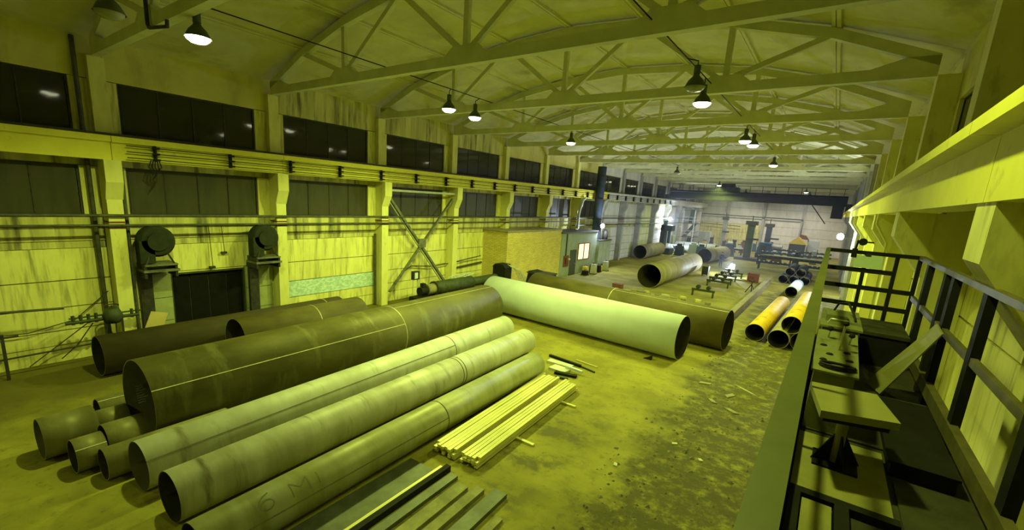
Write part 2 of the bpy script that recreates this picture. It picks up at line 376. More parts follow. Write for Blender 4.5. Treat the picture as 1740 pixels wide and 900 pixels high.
# ---- roof
top = [(-.75, 10.95), (2.2, 12.0), (5.0, 12.72), (8.0, 13.15), (10.95, 13.32), (13.9, 13.15), (16.9, 12.72), (19.7, 12.0), (22.65, 10.95)]
ceil = struct('ceiling', MB().prism([(x, z + .42) for x, z in top] + [(x, z + .55) for x, z in reversed(top)], 'y', YB, YE), M['backing'], 'ribbed concrete slab roof over the trusses')
slab_me = []
for (xa, za), (xb, zb) in zip(top, top[1:]):
    mb = MB(); L_ = 6.0
    n = Vector((-(zb - za), xb - xa)).normalized()
    def q(t, h): return (xa + (xb - xa) * t + n.x * h, za + (zb - za) * t + n.y * h)
    mb.prism([q(.004, .09), q(.996, .09), q(.996, .38), q(.004, .38)], 'y', .006, L_ - .006)
    for t0, t1 in ((.004, .04), (.96, .996)): mb.prism([q(t0, 0), q(t1, 0), q(t1, .09), q(t0, .09)], 'y', .006, L_ - .006)
    slab_me.append(mb.mesh('roof_slab', M['roof']))
for k in range(-3, 15):
    for me in slab_me: link('roof_slab', me, ceil, (0, 6 * k - .19 + (0 if k > -3 else 2.2), 0))

# ================================================================== columns, crane beams, trusses
LB0, LB1, LB2 = 7.10, 7.70, 7.90
for k in range(-1, 15):
    Y1 = 6 * k; Y0 = Y1 - .45; far = k >= 7
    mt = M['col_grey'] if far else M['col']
    r_ = thing('column', 'stepped concrete column with crane bracket, %s along left wall from near end' % ORD[k + 1], 'column', (-.3, Y1 - .22, 0), 'columns along the left wall')
    part('shaft', MB().box(WL, 0, Y0, Y1, 0, 7.1), mt, r_)
    part('bracket', MB().prism([(0, 5.75), (.28, 6.35), (.28, 7.1), (0, 7.1)], 'y', Y0 - .02, Y1 + .02), mt, r_)
    part('upper_shaft', MB().box(WL, -.34, Y0, Y1, 7.1, 10.46), mt, r_)
    if k < 9:
        part('strap', MB().box(WL, .012, Y0 - .012, Y1 + .012, 4.72, 4.78).box(WL, .012, Y0 - .012, Y1 + .012, 4.92, 4.98), M['brown'], r_)
for k in range(-1, 15):
    Y1 = 6 * k; Y0 = Y1 - .5; far = k >= 6
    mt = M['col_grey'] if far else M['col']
    r_ = thing('column', 'stepped concrete column with crane bracket, %s along right wall from near end' % ORD[k + 1], 'column', (22.3, Y1 - .25, 0), 'columns along the right wall')
    part('shaft', MB().box(22.0, WR, Y0, Y1, 0, 6.86), mt, r_)
    part('bracket', MB().prism([(22.0, 5.75), (22.0, 6.86), (21.52, 6.86), (21.52, 6.42)], 'y', Y0 - .02, Y1 + .02), mt, r_)
    part('upper_shaft', MB().box(22.12, WR, Y0, Y1, 6.86, 10.46), mt, r_)
for k in range(-2, 15):
    a, b_ = 6 * k + .008 - .22, 6 * k + 6 - .008 - .22
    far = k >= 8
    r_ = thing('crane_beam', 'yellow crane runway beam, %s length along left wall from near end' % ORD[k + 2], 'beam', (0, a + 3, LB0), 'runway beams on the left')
    bm_ = M['wall_pale'] if k >= 7 else M['beam']  # far beams take a paler colour that puts in the cold light
    part('web', MB().box(-.1, .25, a, b_, LB0, LB1), bm_, r_); part('flange', MB().box(-.2, .38, a, b_, LB1, LB2), bm_, r_)
    part('crane_rail', MB().box(.05, .12, a, b_, LB2, LB2 + .1), M['steel'], r_)
for k in range(-2, 15):
    a, b_ = 6 * k + .008 - .25, 6 * k + 6 - .008 - .25
    r_ = thing('crane_beam', 'yellow crane runway beam, %s length along right wall from near end' % ORD[k + 2], 'beam', (21.8, a + 3, 6.86), 'runway beams on the right')
    part('web', MB().box(21.5, 21.9, a, b_, 6.86, 7.34), M['beam'], r_); part('flange', MB().box(21.33, 22.08, a, b_, 7.34, 7.44), M['beam'], r_)
    part('crane_rail', MB().box(21.66, 21.74, a, b_, 7.44, 7.54), M['steel'], r_)
# trusses
def truss_parts():
    P = []; hw = .12
    P.append(('bottom_chord', MB().box(-.34, 22.12, -hw, hw, 10.46, 10.76)))
    tp = [(x, z) for x, z in top]; tp[0] = (-.34, 11.02); tp[-1] = (22.12, 11.02)
    for (xa, za), (xb, zb) in zip(tp, tp[1:]):
        P.append(('top_chord', MB().prism([(xa, za - .30), (xb, zb - .30), (xb, zb - .01), (xa, za - .01)], 'y', -hw, hw)))
    P.append(('end_block', MB().prism([(-.34, 10.76), (1.1, 10.76), (.3, 11.0), (-.34, 10.98)], 'y', -hw, hw)))
    P.append(('end_block', MB().prism([(22.12, 10.76), (20.68, 10.76), (21.48, 11.0), (22.12, 10.98)], 'y', -hw, hw)))
    for xn, zt in ((4.95, 12.45), (10.95, 13.05), (16.95, 12.45)):
        P.append(('node_block', MB().prism([(xn - .75, 10.76), (xn + .75, 10.76), (xn + .45, 11.0), (xn - .45, 11.0)], 'y', -hw, hw)))
        P.append(('vertical', MB().box(xn - .09, xn + .09, -.07, .07, 10.95, zt)))
    for a, b_ in (((4.7, 10.95), (2.3, 11.8)), ((5.2, 10.95), (7.9, 12.9)), ((10.7, 10.95), (8.1, 12.9)), ((11.2, 10.95), (13.8, 12.9)), ((16.7, 10.95), (14.0, 12.9)), ((17.2, 10.95), (19.6, 11.8))):
        P.append(('diagonal', MB().beam((a[0], 0, a[1]), (b_[0], 0, b_[1]), .14, .16)))
    return [(n, mb.mesh(n, M['truss'])) for n, mb in P]
TP = truss_parts()
for k in range(-2, 15):
    r_ = thing('roof_truss', 'concrete roof truss spanning the hall, %s from the near end' % ORD[k + 2], 'truss', (0, 6 * k - .22, 0), 'roof trusses')
    for n, me in TP: link(n, me, r_)

# ================================================================== hall lamps
COLD_LAMP = (1.0, .96, .82)
def lamp(x, y, z, on, label, watt=LAMP_W, col=LAMP_COL):
    r_ = thing('pendant_lamp', label, 'lamp', (x, y, z), 'high-bay pendant lamps')
    part('shade', MB().lathe([(.29, 0), (.27, .03), (.20, .17), (.10, .28), (.07, .34)], (x, y, z), 22).lathe([(.07, .34), (.001, .345)], (x, y, z), 22), M['shade'], r_)
    part('gear_box', MB().lathe([(.09, .34), (.09, .56), (.001, .56)], (x, y, z), 12), M['shade'], r_)
    zt = 10.5 if z < 10.4 else z + 1
    xc = min((7.38, 16.55, 19.2), key=lambda q_: abs(q_ - x)) if abs(x - 9) > .2 else x
    part('hanger', MB().tube([(x, y, z + .54), (x, y, 10.68), (xc, y, 10.77)], .018, 6), M['steel'], r_)
    part('bulb_glass', MB().lathe([(.268, .02), (.25, -.04), (.17, -.10), (.001, -.125)], (x, y, z), 22), M['lampglow'] if on else M['lampoff'], r_)
    if on:
        ld = bpy.data.lights.new('bulb_light', 'SPOT'); ld.energy = watt; ld.color = col; ld.shadow_soft_size = .14; ld.spot_size = math.radians(160); ld.spot_blend = .5
        lo = bpy.data.objects.new('bulb_light', ld); C.objects.link(lo); lo.parent = r_; lo.location = (0, 0, -.2)
    return r_
lamp(7.41, -.03, 10.0, True, 'lit pendant lamp nearest the left wall, close to the first visible truss')
lamp(7.43, -1.71, 10.0, False, 'unlit dark pendant lamp at the top left beside the near truss')
lamp(7.33, 8.95, 10.0, True, 'lit pendant lamp, left one of the close pair over the brown pipe')
lamp(7.17, 10.78, 10.0, True, 'lit pendant lamp, right one of the close pair over the brown pipe')
lamp(16.55, 10.9, 10.0, True, 'brightest lit pendant lamp hanging under the trusses at right of centre', 1300)
lamp(16.85, 8.75, 10.0, False, 'unlit dark pendant lamp just above the brightest right-hand lamp')
lamp(7.47, 19.15, 10.0, True, 'single lit pendant lamp halfway down the hall on the left')
lamp(16.5, 19.75, 10.0, True, 'lit pendant lamp, left one of the far right-hand pair', 2800)
lamp(16.63, 21.3, 10.0, True, 'lit pendant lamp, right one of the far right-hand pair', 2800)
lamp(16.48, 32.1, 10.0, True, 'lit pendant lamp farther down the right side before the bridge crane')
lamp(7.26, 61.8, 10.0, True, 'faint lit pendant lamp far away above the bridge crane')
lamp(7.6, 40.5, 10.0, False, 'unlit pendant lamp far down the middle of the hall')
lamp(19.2, -1.2, 10.0, True, 'lit pendant lamp out of view, over the right platform', 800)
lamp(7.4, -11.0, 10.0, True, 'lit pendant lamp out of view, over the left floor behind', 700)
for x, y, n_ in ((7.38, 73.0, 'left nearer'), (16.55, 73.0, 'right nearer'), (7.38, 83.0, 'left farther'), (16.55, 83.0, 'right farther')):  # unseen lamps added to brighten the far end wall
    lamp(x, y, 10.0, True, 'cold white lamp added beyond the bridge crane to light the end wall, %s one' % n_, 2200, COLD_LAMP)

def flood(x, y, z, watt, label, aim, mount, rad=.12, k=1.0):
    r_ = thing('floodlight', label, 'floodlight', (x, y, z), 'cold white work lights')
    a = Vector(aim).normalized(); p = Vector((x, y, z))
    part('housing', MB().tube([p - a * .2 * k, p - a * .12 * k, p - a * .02], [.08 * k, .15 * k, .155 * k], 18), M['steel'], r_)
    part('lens', MB().tube([p - a * .02, p + a * .03 * k, p + a * .05 * k], [.14 * k, .13 * k, .06 * k], 18), M['arc'], r_)
    part('mount', MB().beam(p - a * .1, Vector(mount), .05, .05), M['steel'], r_)
    ld = bpy.data.lights.new('flood_light', 'POINT'); ld.energy = watt; ld.color = COLD_COL; ld.shadow_soft_size = rad
    lo = bpy.data.objects.new('flood_light', ld); C.objects.link(lo); lo.parent = r_; lo.location = a * .22
flood(1.75, 37.9, 4.45, 1500, 'cold white floodlight standing above the pale cabinet by the grey booth', (.8, -.4, -.1), (1.7, 37.92, 3.03), k=1.7)
flood(.34, 65.7, 5.0, 2500, 'warm white floodlight on a far left column near the scaffold', (.8, -.6, 0), (0, 65.8, 4.9), k=2)
flood(21.17, 41.6, 5.22, 2500, 'dazzling cold floodlight beyond the far end of the platform railing', (-.5, -.8, -.1), (22.0, 41.75, 5.1), k=1.9)

# ================================================================== pipes
def pipe(name, x, y, head, R, L, mt, label, z=None, inner=None, t=.014, seams=(), girth=(), group=None, seg=56, weldmat='weld', cat='pipe'):
    """hollow pipe from its near end (x,y) along heading (deg), lying on the floor unless z (axis height) is given"""
    mb = MB(); n = seg; r0 = R - t
    ring = lambda xx, r_: [(xx, r_ * math.cos(2 * math.pi * k / n), r_ * math.sin(2 * math.pi * k / n)) for k in range(n)]
    v = ring(0, R) + ring(L, R) + ring(L, r0) + ring(0, r0)
    def q(a, b_, mi, sm):
        mb.add([], [])
        for k in range(n):
            k2 = (k + 1) % n; mb.f.append([a * n + k, a * n + k2, b_ * n + k2, b_ * n + k]); mb.mi.append(mi); mb.sm.append(sm)
    mb.v = [Vector(p) for p in v]
    q(0, 1, 0, True); q(2, 3, 1, True); q(1, 2, 2, False); q(3, 0, 2, False)
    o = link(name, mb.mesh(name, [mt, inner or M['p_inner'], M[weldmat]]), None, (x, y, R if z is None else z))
    o.rotation_euler = (0, 0, math.radians(head)); tag(o, label, cat, group)
    for a, x0, x1 in seams:          # a = angle (deg) of the long seam, 90 = top, 0 = the side to the right seen along -heading
        ca, sa = math.cos(math.radians(a)), math.sin(math.radians(a)); rr = R + .001
        s_ = MB().beam((x0, rr * ca, rr * sa), (x1, rr * ca, rr * sa), .022, .012, up=(0, ca, sa))
        link('weld_seam', s_.mesh('weld_seam', M[weldmat]), o)
    for gx in girth:
        g_ = MB(); rr = [R, R + .008, R + .008, R]; xs = [gx - .018, gx - .012, gx + .012, gx + .018]
        vs_ = [(xs[i], rr[i] * math.cos(2 * math.pi * k / n), rr[i] * math.sin(2 * math.pi * k / n)) for i in range(4) for k in range(n)]
        g_.add(vs_, [(i * n + k, i * n + (k + 1) % n, (i + 1) * n + (k + 1) % n, (i + 1) * n + k) for i in range(3) for k in range(n)], 0, True)
        link('girth_weld', g_.mesh('girth_weld', M[weldmat]), o)
    return o
def stroke(parent, R, pts0, mt, wd=.02, name='chalk_mark', lift=.003, inside=False, thin=None):
    """ribbon of (along, angle in metres of arc from reference angle) points on a pipe's surface, pts = [(x, ang_deg)...]"""
    mb = MB(); rr = R + lift if not inside else R - lift; pts = [pts0[0]]
    for (xa, aa), (xb, ab) in zip(pts0, pts0[1:]):
        n_ = max(1, int(abs(ab - aa) / 5) + 1); pts += [(xa + (xb - xa) * i / n_, aa + (ab - aa) * i / n_) for i in range(1, n_ + 1)]
    P3 = [Vector((x_, rr * math.cos(math.radians(a)), rr * math.sin(math.radians(a)))) for x_, a in pts]
    for p, q_ in zip(P3, P3[1:]):
        nrm = Vector((0, (p.y + q_.y) / 2, (p.z + q_.z) / 2)).normalized()
        mb.beam(p, q_, wd, .003, up=nrm)
    return link(name, mb.mesh(name, mt), parent)
# heading 92 deg: the pipe's local +y points to -X (left), so the side seen from the viewpoint is at local angle 180 (y negative -> +X); 90 = top
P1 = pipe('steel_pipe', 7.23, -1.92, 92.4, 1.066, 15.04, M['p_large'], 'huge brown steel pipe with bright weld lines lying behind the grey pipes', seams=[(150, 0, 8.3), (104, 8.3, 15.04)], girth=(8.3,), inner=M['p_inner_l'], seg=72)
for i in range(8):        # chalk notes inside the mouth
    a = -1 - i * 3.6
    pts = [(.26, a)] + [(.26 + .035 * j, a + random.uniform(-.7, .7)) for j in range(1, random.randint(4, 8))]
    stroke(P1, 1.052, pts, M['chalk'], .014, inside=True)
P2 = pipe('steel_pipe', 9.51, -2.59, 93.3, .547, 14.57, M['p_grey'], 'pale grey steel pipe, first of three beside the huge brown pipe', seams=[(148, 0, 10.2)], girth=(10.2,), inner=M['p_inner_l'], weldmat='seam', group='grey pipes in a row on the floor')
P3 = pipe('steel_pipe', 11.07, -2.53, 92.5, .523, 13.60, M['p_mill'], 'mottled grey steel pipe, middle of three lying side by side', girth=(8.6, 8.75), weldmat='seam', group='grey pipes in a row on the floor')
P4 = pipe('steel_pipe', 12.76, -2.73, 92.6, .459, 11.80, M['p_olive'], 'olive grey steel pipe nearest the bright bar bundles, marked by hand', seams=[(165, 0, 6.2)], girth=(6.2,), weldmat='seam', group='grey pipes in a row on the floor')
# hand-painted marks "6 M" on that pipe
stroke(P4, .459, [(1.24, 106), (1.12, 110), (1.02, 118), (.98, 129), (1.01, 139), (1.08, 145), (1.17, 145), (1.24, 139), (1.26, 131), (1.22, 124), (1.14, 121), (1.05, 124), (1.0, 131)], M['mark'], .022, 'painted_mark')
stroke(P4, .459, [(1.62, 148), (1.62, 112), (1.80, 132), (1.98, 112), (1.98, 148)], M['mark'], .022, 'painted_mark')
stroke(P4, .459, [(2.2, 146), (2.2, 116)], M['mark'], .022, 'painted_mark')
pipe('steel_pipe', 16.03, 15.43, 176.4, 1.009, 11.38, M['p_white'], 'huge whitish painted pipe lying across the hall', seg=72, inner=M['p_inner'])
pipe('steel_pipe', 17.32, 18.58, 175.3, 1.008, 11.78, M['p_rust'], 'huge dark brown pipe lying just behind the white pipe', girth=(6.1,), seams=[(72, 0, 6.1)], seg=72)
pipe('steel_pipe', 1.66, -1.52, 91.7, .673, 9.29, M['p_dark'], 'dark rusty pipe along the left wall below the gateway', girth=(8.4,))
pipe('steel_pipe', 3.18, 2.14, 92.0, .80, 5.62, M['p_rust'], 'dark brown pipe between the left wall pipe and huge brown pipe', girth=(3.2,))
pipe('pipe_offcut', 6.60, -3.67, 92, .49, .98, M['p_offcut'], 'wide short pipe offcut at far left on the open floor', group='short pipe offcuts', inner=M['p_inner_l'])
pipe('pipe_offcut', 7.78, -3.33, 92, .385, .54, M['p_offcut'], 'small short pipe offcut in front of the stack of offcuts', group='short pipe offcuts', seams=[(140, 0, .54)])
pipe('pipe_offcut', 7.68, -2.76, 92, .44, .80, M['p_offcut'], 'pipe offcut right before the mouth of the huge brown pipe', group='short pipe offcuts')
pipe('pipe_offcut', 8.56, -2.98, 92, .36, 2.6, M['p_offcut'], 'pipe offcut wedged between the huge brown pipe and first grey pipe', group='short pipe offcuts')
pipe('pipe_offcut', 6.33, -2.66, 92, .348, .68, M['p_offcut'], 'pipe offcut left of the huge pipe mouth, lower of two', group='short pipe offcuts')
pipe('pipe_offcut', 5.62, -2.43, 92, .37, 2.4, M['p_offcut'], 'rearmost pipe offcut peeking out behind the huge brown pipe', group='short pipe offcuts', seams=[(112, 0, 2.4)])
pipe('steel_pipe', 8.88, 32.16, 90.4, 1.0, 14.8, M['p_mid'], 'big brown pipe in mid hall with its dark mouth facing us', girth=(8.5,))
pipe('steel_pipe', 1.05, 52.0, 91, .88, 8.3, M['p_mid'], 'shorter big pipe far away by the left wall', inner=M['p_inner'])
pipe('steel_pipe', 7.8, 57.0, 84, .91, 8, M['p_mid'], 'far open pipe mouth just behind the end of the mid hall pipe')
pipe('steel_pipe', 18.19, 21.55, 88.2, .469, 11.09, M['p_yellow'], 'yellow pipe on the floor beside the right-hand aisle', group='yellow pipes by the platform')
pipe('steel_pipe', 19.32, 21.05, 88.2, .48, 10.5, M['p_mid'], 'brown pipe under the yellow one next to platform railing', group='yellow pipes by the platform')
pipe('steel_pipe', 20.29, 21.4, 88.2, .48, 10.2, M['p_mid'], 'brown pipe hidden mostly behind the green handrail', group='yellow pipes by the platform')
pipe('steel_pipe', 19.75, 21.3, 88.2, .45, 10.0, M['p_yellow'], 'yellow pipe resting on top of two brown pipes by the railing', z=1.275, group='yellow pipes by the platform')
pipe('steel_pipe', 18.66, 38.8, 88.2, .45, 5.6, M['p_white'], 'short pale pipe beyond the end of the yellow pipe')
pipe('steel_pipe', 6.4, 70.6, 178, .75, 6.0, M['lightpipe'], 'far grey pipe lying crosswise, behind the lower pale one', inner=M['p_inner'])
pipe('steel_pipe', 5.6, 67.9, 178, .55, 5.6, M['p_white'], 'far pale pipe lying crosswise in front of a grey one', inner=M['p_inner'])

# ================================================================== bar bundles and steel plates
def bundle(x0, y0, x1, y1, label, n=5, rows=3, wd=.13):
    d = Vector((x1 - x0, y1 - y0, 0)); L = d.length; ang = math.atan2(d.y, d.x)
    r_ = thing('bar_bundle', label, 'bars', (x0, y0, 0), 'bundles of bright bars'); r_.rotation_euler = (0, 0, ang)
    for j in range(rows):
        for i in range(n):
            o0 = random.uniform(-.09, .09); yy = (i - (n - 1) / 2) * wd + random.uniform(-.008, .008) ; zz = .06 + .085 * j
            mb = MB().box(o0, L + random.uniform(-.12, .12), -wd / 2 + .010, wd / 2 - .010, random.uniform(-.012, 0), .08 + random.uniform(-.02, .012))
            o = link('bar', mb.mesh('bar', M['bar']), r_, (0, yy, zz))
    return r_
bundle(13.54, 2.70, 13.09, 8.85, 'wider bundle of shiny bars beside the olive grey pipe', n=6, wd=.116)
bundle(14.29, 2.80, 13.93, 8.85, 'narrower bundle of shiny bars on the aisle side', n=5, wd=.112)
for i, (y, xa, xb) in enumerate(((4.7, 13.1, 15.0), (7.65, 12.6, 14.77))):
    solo('timber_spacer', MB().box(xa, xb, y - .05, y + .05, 0, .058), M['bar'], ('nearer' if i == 0 else 'farther') + ' square spacer bar under the shiny bar bundles', 'bar', ((xa + xb) / 2, y, 0), 'spacers under the bundles')
def flat(x0, y0, x1, y1, wd, z0, z1, mt, label, group='flat steel lengths in the foreground', cat='steel plate', name='steel_flat'):
    d = Vector((x1 - x0, y1 - y0, 0)); L = d.length
    mb = MB().box(0, L, -wd / 2, wd / 2, z0, z1)
    o = link(name, mb.mesh(name, mt), None, (x0, y0, 0)); o.rotation_euler = (0, 0, math.atan2(d.y, d.x)); return tag(o, label, cat, group)
flat(13.40, 2.05, 13.55, -3.6, .84, 0, .04, M['plate'], 'wide dark steel plate lying along the olive grey pipe')
flat(13.86, 2.25, 14.05, -3.6, .10, .04, .09, M['bar'], 'thin bright bar on the edge of the wide dark plate')
flat(14.02, 2.32, 14.22, -3.6, .14, 0, .16, M['black'], 'black steel channel next to the wide dark plate')
flat(14.32, 2.2, 14.55, -3.6, .22, 0, .10, M['plate'], 'dark steel flat between the black channel and dusty one')
flat(14.72, 2.05, 15.0, -3.5, .32, 0, .09, M['plate_dusty'], 'dusty olive steel flat, widest of the right-hand set')
flat(15.12, 2.2, 15.4, -3.4, .24, 0, .12, M['plate_dusty'], 'dusty steel flat second from the aisle edge')
flat(15.55, 2.42, 15.85, -3.2, .34, 0, .11, M['plate'], 'dark wide steel flat with rusty end nearest the aisle')
flat(16.02, 1.75, 16.25, -3.0, .16, 0, .07, M['plate_dusty'], 'short narrow steel flat on the aisle edge of the set')
# plates and sections beyond the end of the olive pipe
for i, (a, b_, wd, z0, z1, mt, lb) in enumerate((((11.9, 10.75), (13.0, 10.75), .34, 0, .10, 'p_grey', 'light grey steel plate behind the far end of grey pipes'),
        ((12.35, 10.25), (13.1, 10.2), .5, 0, .09, 'p_grey', 'broad light grey plate by the olive pipe end'),
        ((12.9, 10.45), (13.65, 10.35), .12, .10, .2, 'p_white', 'pale steel angle across the loose plates'),
        ((12.75, 9.8), (13.6, 10.0), .2, 0, .1, 'black', 'black steel section by the far end of the bundles'),
        ((11.6, 11.35), (13.2, 11.15), .12, 0, .1, 'black', 'black long bar behind the grey pipe ends'),
        ((12.7, 11.75), (13.75, 11.6), .05, 0, .05, 'bar', 'thin bright rod lying on the open floor'),
        ((13.1, 11.2), (13.9, 11.0), .06, 0, .06, 'steel', 'thin dark rod next to the bright rod'),
        ((13.0, 9.45), (13.45, 9.55), .14, 0, .08, 'greensteel', 'small green steel piece beside the bar bundle ends'))):
    flat(*a, *b_, wd, z0, z1, M[mt], lb, 'loose steel pieces at the pipe ends')

# long rusty steel edge beam, rollers, stands in mid hall
r_ = thing('edge_beam', 'long rusty steel edge beam along the aisle beyond the dark pipe', 'beam', (16.45, 33, 0))
part('web', MB().box(16.40, 16.46, 20.2, 46.3, .04, .58), M['p_mid'], r_); part('flange', MB().box(16.25, 16.6, 20.2, 46.3, .58, .62), M['p_mid'], r_); part('flange', MB().box(16.25, 16.6, 20.2, 46.3, 0, .04), M['p_mid'], r_)
def roller_stand(x, y, wd, ry, label):
    r_ = thing('roller_stand', label, 'stand', (x, y, 0), 'low roller stands on the floor')
    part('cross_beam', MB().box(x - wd / 2, x + wd / 2, y - .09, y + .09, .42, .58), M['greensteel'], r_)
    for sx in (-1, 1):
        part('leg', MB().box(x + sx * (wd / 2 - .1) - .05, x + sx * (wd / 2 - .1) + .05, y - .12, y + .12, 0, .42), M['greensteel'], r_)
        part('roller', MB().tube([(x + sx * .38, y - .16, .74), (x + sx * .38, y + .16, .74)], .16, 14), M['steel'], r_)
for i, (x, y, wd) in enumerate(((13.2, 32.3, 1.7), (13.1, 38.4, 1.9), (12.9, 40.6, 2.0), (12.9, 43.3, 1.9), (13.0, 46.2, 1.9))):
    roller_stand(x, y, wd, 0, 'low green roller stand on the floor, %s from the dark pipe' % ORD[i])
r_ = thing('steel_box', 'rusty brown steel box standing near the aisle edge', 'box', (15.1, 44.8, 0))
part('body', MB().box(14.6, 15.55, 44.4, 45.2, 0, .85), M['brown'], r_); part('lid', MB().box(14.57, 15.58, 44.37, 45.23, .85, .9), M['brown'], r_); part('handle', MB().tube([(14.9, 44.36, .6), (14.9, 44.3, .6), (15.25, 44.3, .6), (15.25, 44.36, .6)], .02, 6), M['steel'], r_)
r_ = thing('tripod_stand', 'small dark tripod stand on the floor before the brown box', 'stand', (15.82, 38.0, 0))
for a in (90, 210, 330):
    part('leg', MB().beam((15.82 + .45 * math.cos(math.radians(a)), 38 + .45 * math.sin(math.radians(a)), 0), (15.82, 38, .75), .06, .06), M['steel'], r_)
part('screw', MB().tube([(15.82, 38, .6), (15.82, 38, 1.0)], .05, 8), M['steel'], r_); part('head', MB().prism([(15.6, 1.12), (15.82, .98), (16.04, 1.12), (16.04, .96), (15.6, .96)], 'y', 37.92, 38.08), M['steel'], r_)
r_ = thing('welding_unit', 'dark boxy welding machine at the far end of mid hall pipe', 'machine', (10.6, 44.8, 0))
part('body', MB().box(10.35, 10.95, 44.5, 45.2, .12, .98), M['steel'], r_); part('control_panel', MB().box(10.4, 10.9, 44.47, 44.5, .55, .93), M['greensteel'], r_)
for x in (10.42, 10.88): part('wheel', MB().tube([(x - .04, 44.7, .12), (x + .04, 44.7, .12)], .12, 12), M['rubber'], r_)
part('handle', MB().tube([(10.42, 44.6, .98), (10.42, 44.6, 1.12), (10.88, 44.6, 1.12), (10.88, 44.6, .98)], .02, 6), M['steel'], r_)
r_ = thing('steel_box', 'low dark red box on the floor behind the dark brown pipe', 'box', (7.4, 29.3, 0))
part('body', MB().box(7.0, 7.75, 29.1, 29.6, 0, .38), M['brown'], r_); part('lid', MB().box(6.97, 7.78, 29.07, 29.63, .38, .43), M['brown'], r_)
for i in range(14):
    x = 8.2 + i * .45 + random.uniform(-.2, .2); y = 29.4 + random.uniform(-.8, .8)
    mb = MB(); s = random.uniform(.12, .3); a = random.uniform(0, 3)
    mb.prism([(x + s * 1.6 * math.cos(a + t) * random.uniform(.7, 1), y + s * math.sin(a + t)) for t in (0, 1.1, 2.3, 3.4, 4.6, 5.5)], 'z', 0, random.uniform(.06, .22))
    solo('scrap_piece', mb, M['plate_dusty'] if i % 3 else M['bar'], 'small angular scrap pieces littering the floor behind the dark brown pipe', 'scrap', (x, y, 0), 'scrap pieces behind the dark pipe')

# ================================================================== left-wall services
def wall_run(name, pts, r_, label, mt=None, cat='pipe', group=None):
    mt = mt or M['wallpipe']; p0 = pts[0]
    return solo(name, MB().tube(pts, r_, 10), mt, label, cat, p0, group)
wall_run('service_pipe', [(.09, -9, 5.20), (.09, 34, 5.16)], .055, 'upper of two long dark service pipes along the left columns', group='service pipes on the left wall')
wall_run('service_pipe', [(.09, -9, 4.86), (.09, 34, 4.80)], .045, 'lower of two long dark service pipes along the left columns', group='service pipes on the left wall')
wall_run('service_pipe', [(.09, 34.5, 5.1), (.09, 80, 5.1)], .06, 'far upper service pipe running on past the booth', group='service pipes on the left wall')
wall_run('service_pipe', [(.09, 34.5, 4.4), (.09, 80, 4.4)], .06, 'far lower service pipe running on past the booth', group='service pipes on the left wall')
wall_run('service_pipe', [(-.5, -9, 7.98), (-.5, 88, 7.98)], .04, 'thin dark pipe along the sill of upper left windows', group='service pipes on the left wall')
r_ = thing('conductor_rail', 'three dark trolley conductor rails along the left runway beam', 'conductor', (.46, .2, 7.3))
for z in (7.62, 7.42, 7.22): part('rail', MB().box(.44, .47, .15, 66, z - .018, z + .018), M['steel'], r_)
y = 1.0
while y < 66:
    part('rail_holder', MB().box(.25, .44, y - .03, y + .03, 7.16, 7.70).box(.40, .53, y - .10, y + .10, 7.585, 7.655).box(.40, .53, y - .10, y + .10, 7.385, 7.455).box(.40, .53, y - .10, y + .10, 7.185, 7.255), M['black'], r_); y += 2.55
r_ = thing('cable_drop', 'tangled dark cable hanging below the left conductor rails', 'cable', (.46, .95, 7.1))
for i in range(5):
    a = .06 * (i - 2); part('cable', MB().tube([(.46, .95 + a, 7.2), (.50 + .03 * i, .9 + a * 1.5, 6.95), (.46, 1.0 + a * .5, 6.72 + .05 * i), (.48, .94 + a, 6.5 + .08 * i)], .018, 6), M['black'], r_)
# cross brace between the third and fourth columns
r_ = thing('cross_brace', 'steel X brace between two left columns above the green tank', 'brace', (.0, 14.8, .5))
part('brace_bar', MB().beam((.04, 12.0, 6.3), (.04, 16.9, .75), .14, .16, up=(1, 0, 0)), M['brace'], r_); part('brace_bar', MB().beam((.13, 12.02, .8), (.13, 17.2, 6.35), .10, .16, up=(1, 0, 0)), M['brace'], r_)
part('brace_bar', MB().beam((-.06, 12.0, 6.15), (-.06, 16.7, .75), .05, .08, up=(1, 0, 0)), M['lightpipe'], r_)
part('gusset', MB().box(.15, .19, 14.25, 14.85, 3.3, 3.85), M['brace'], r_); part('strut', MB().box(0, .08, 12.0, 17.55, 6.62, 6.74), M['lightpipe'], r_)
# blowers on stands either side of the gate
def blower(y, label):
    r_ = thing('gate_blower', label, 'blower', (.1, y, 3.1), 'air curtain blowers at the gate')
    x0 = .1
    part('bracket_shelf', MB().box(-.45, .5, y - .55, y + .6, 3.12, 3.2).box(-.45, .5, y - .5, y + .55, 3.35, 3.41), M['brace'], r_)
    for yy in (y - .48, y + .5): part('shelf_leg', MB().box(-.4, .45, yy - .04, yy + .04, 2.9, 3.40), M['steel'], r_)
    part('volute', MB().tube([(-.1, y, 4.25), (.30, y, 4.25), (.38, y, 4.25)], [.58, .58, .50], 28), M['blower'], r_)
    part('inlet_ring', MB().tube([(.38, y, 4.25), (.44, y, 4.25)], .34, 24), M['blower'], r_)
    part('outlet', MB().box(-.1, .38, y - .58, y - .12, 3.45, 4.3), M['blower'], r_)
    part('motor', MB().tube([(-.5, y, 4.25), (-.1, y, 4.25)], .22, 16), M['steel'], r_)
    part('frame_leg', MB().beam((.3, y - .2, 4.0), (.4, y - .45, 3.41), .06, .06).beam((.3, y + .2, 4.0), (.4, y + .45, 3.41), .06, .06), M['steel'], r_)
    part('duct', MB().box(-.58, -.3, y - .5, y - .1, 0, 3.1), M['steel'], r_)
blower(.82, 'dark round gate blower on a shelf left of the gateway')
blower(4.85, 'dark round gate blower on a shelf right of the gateway')
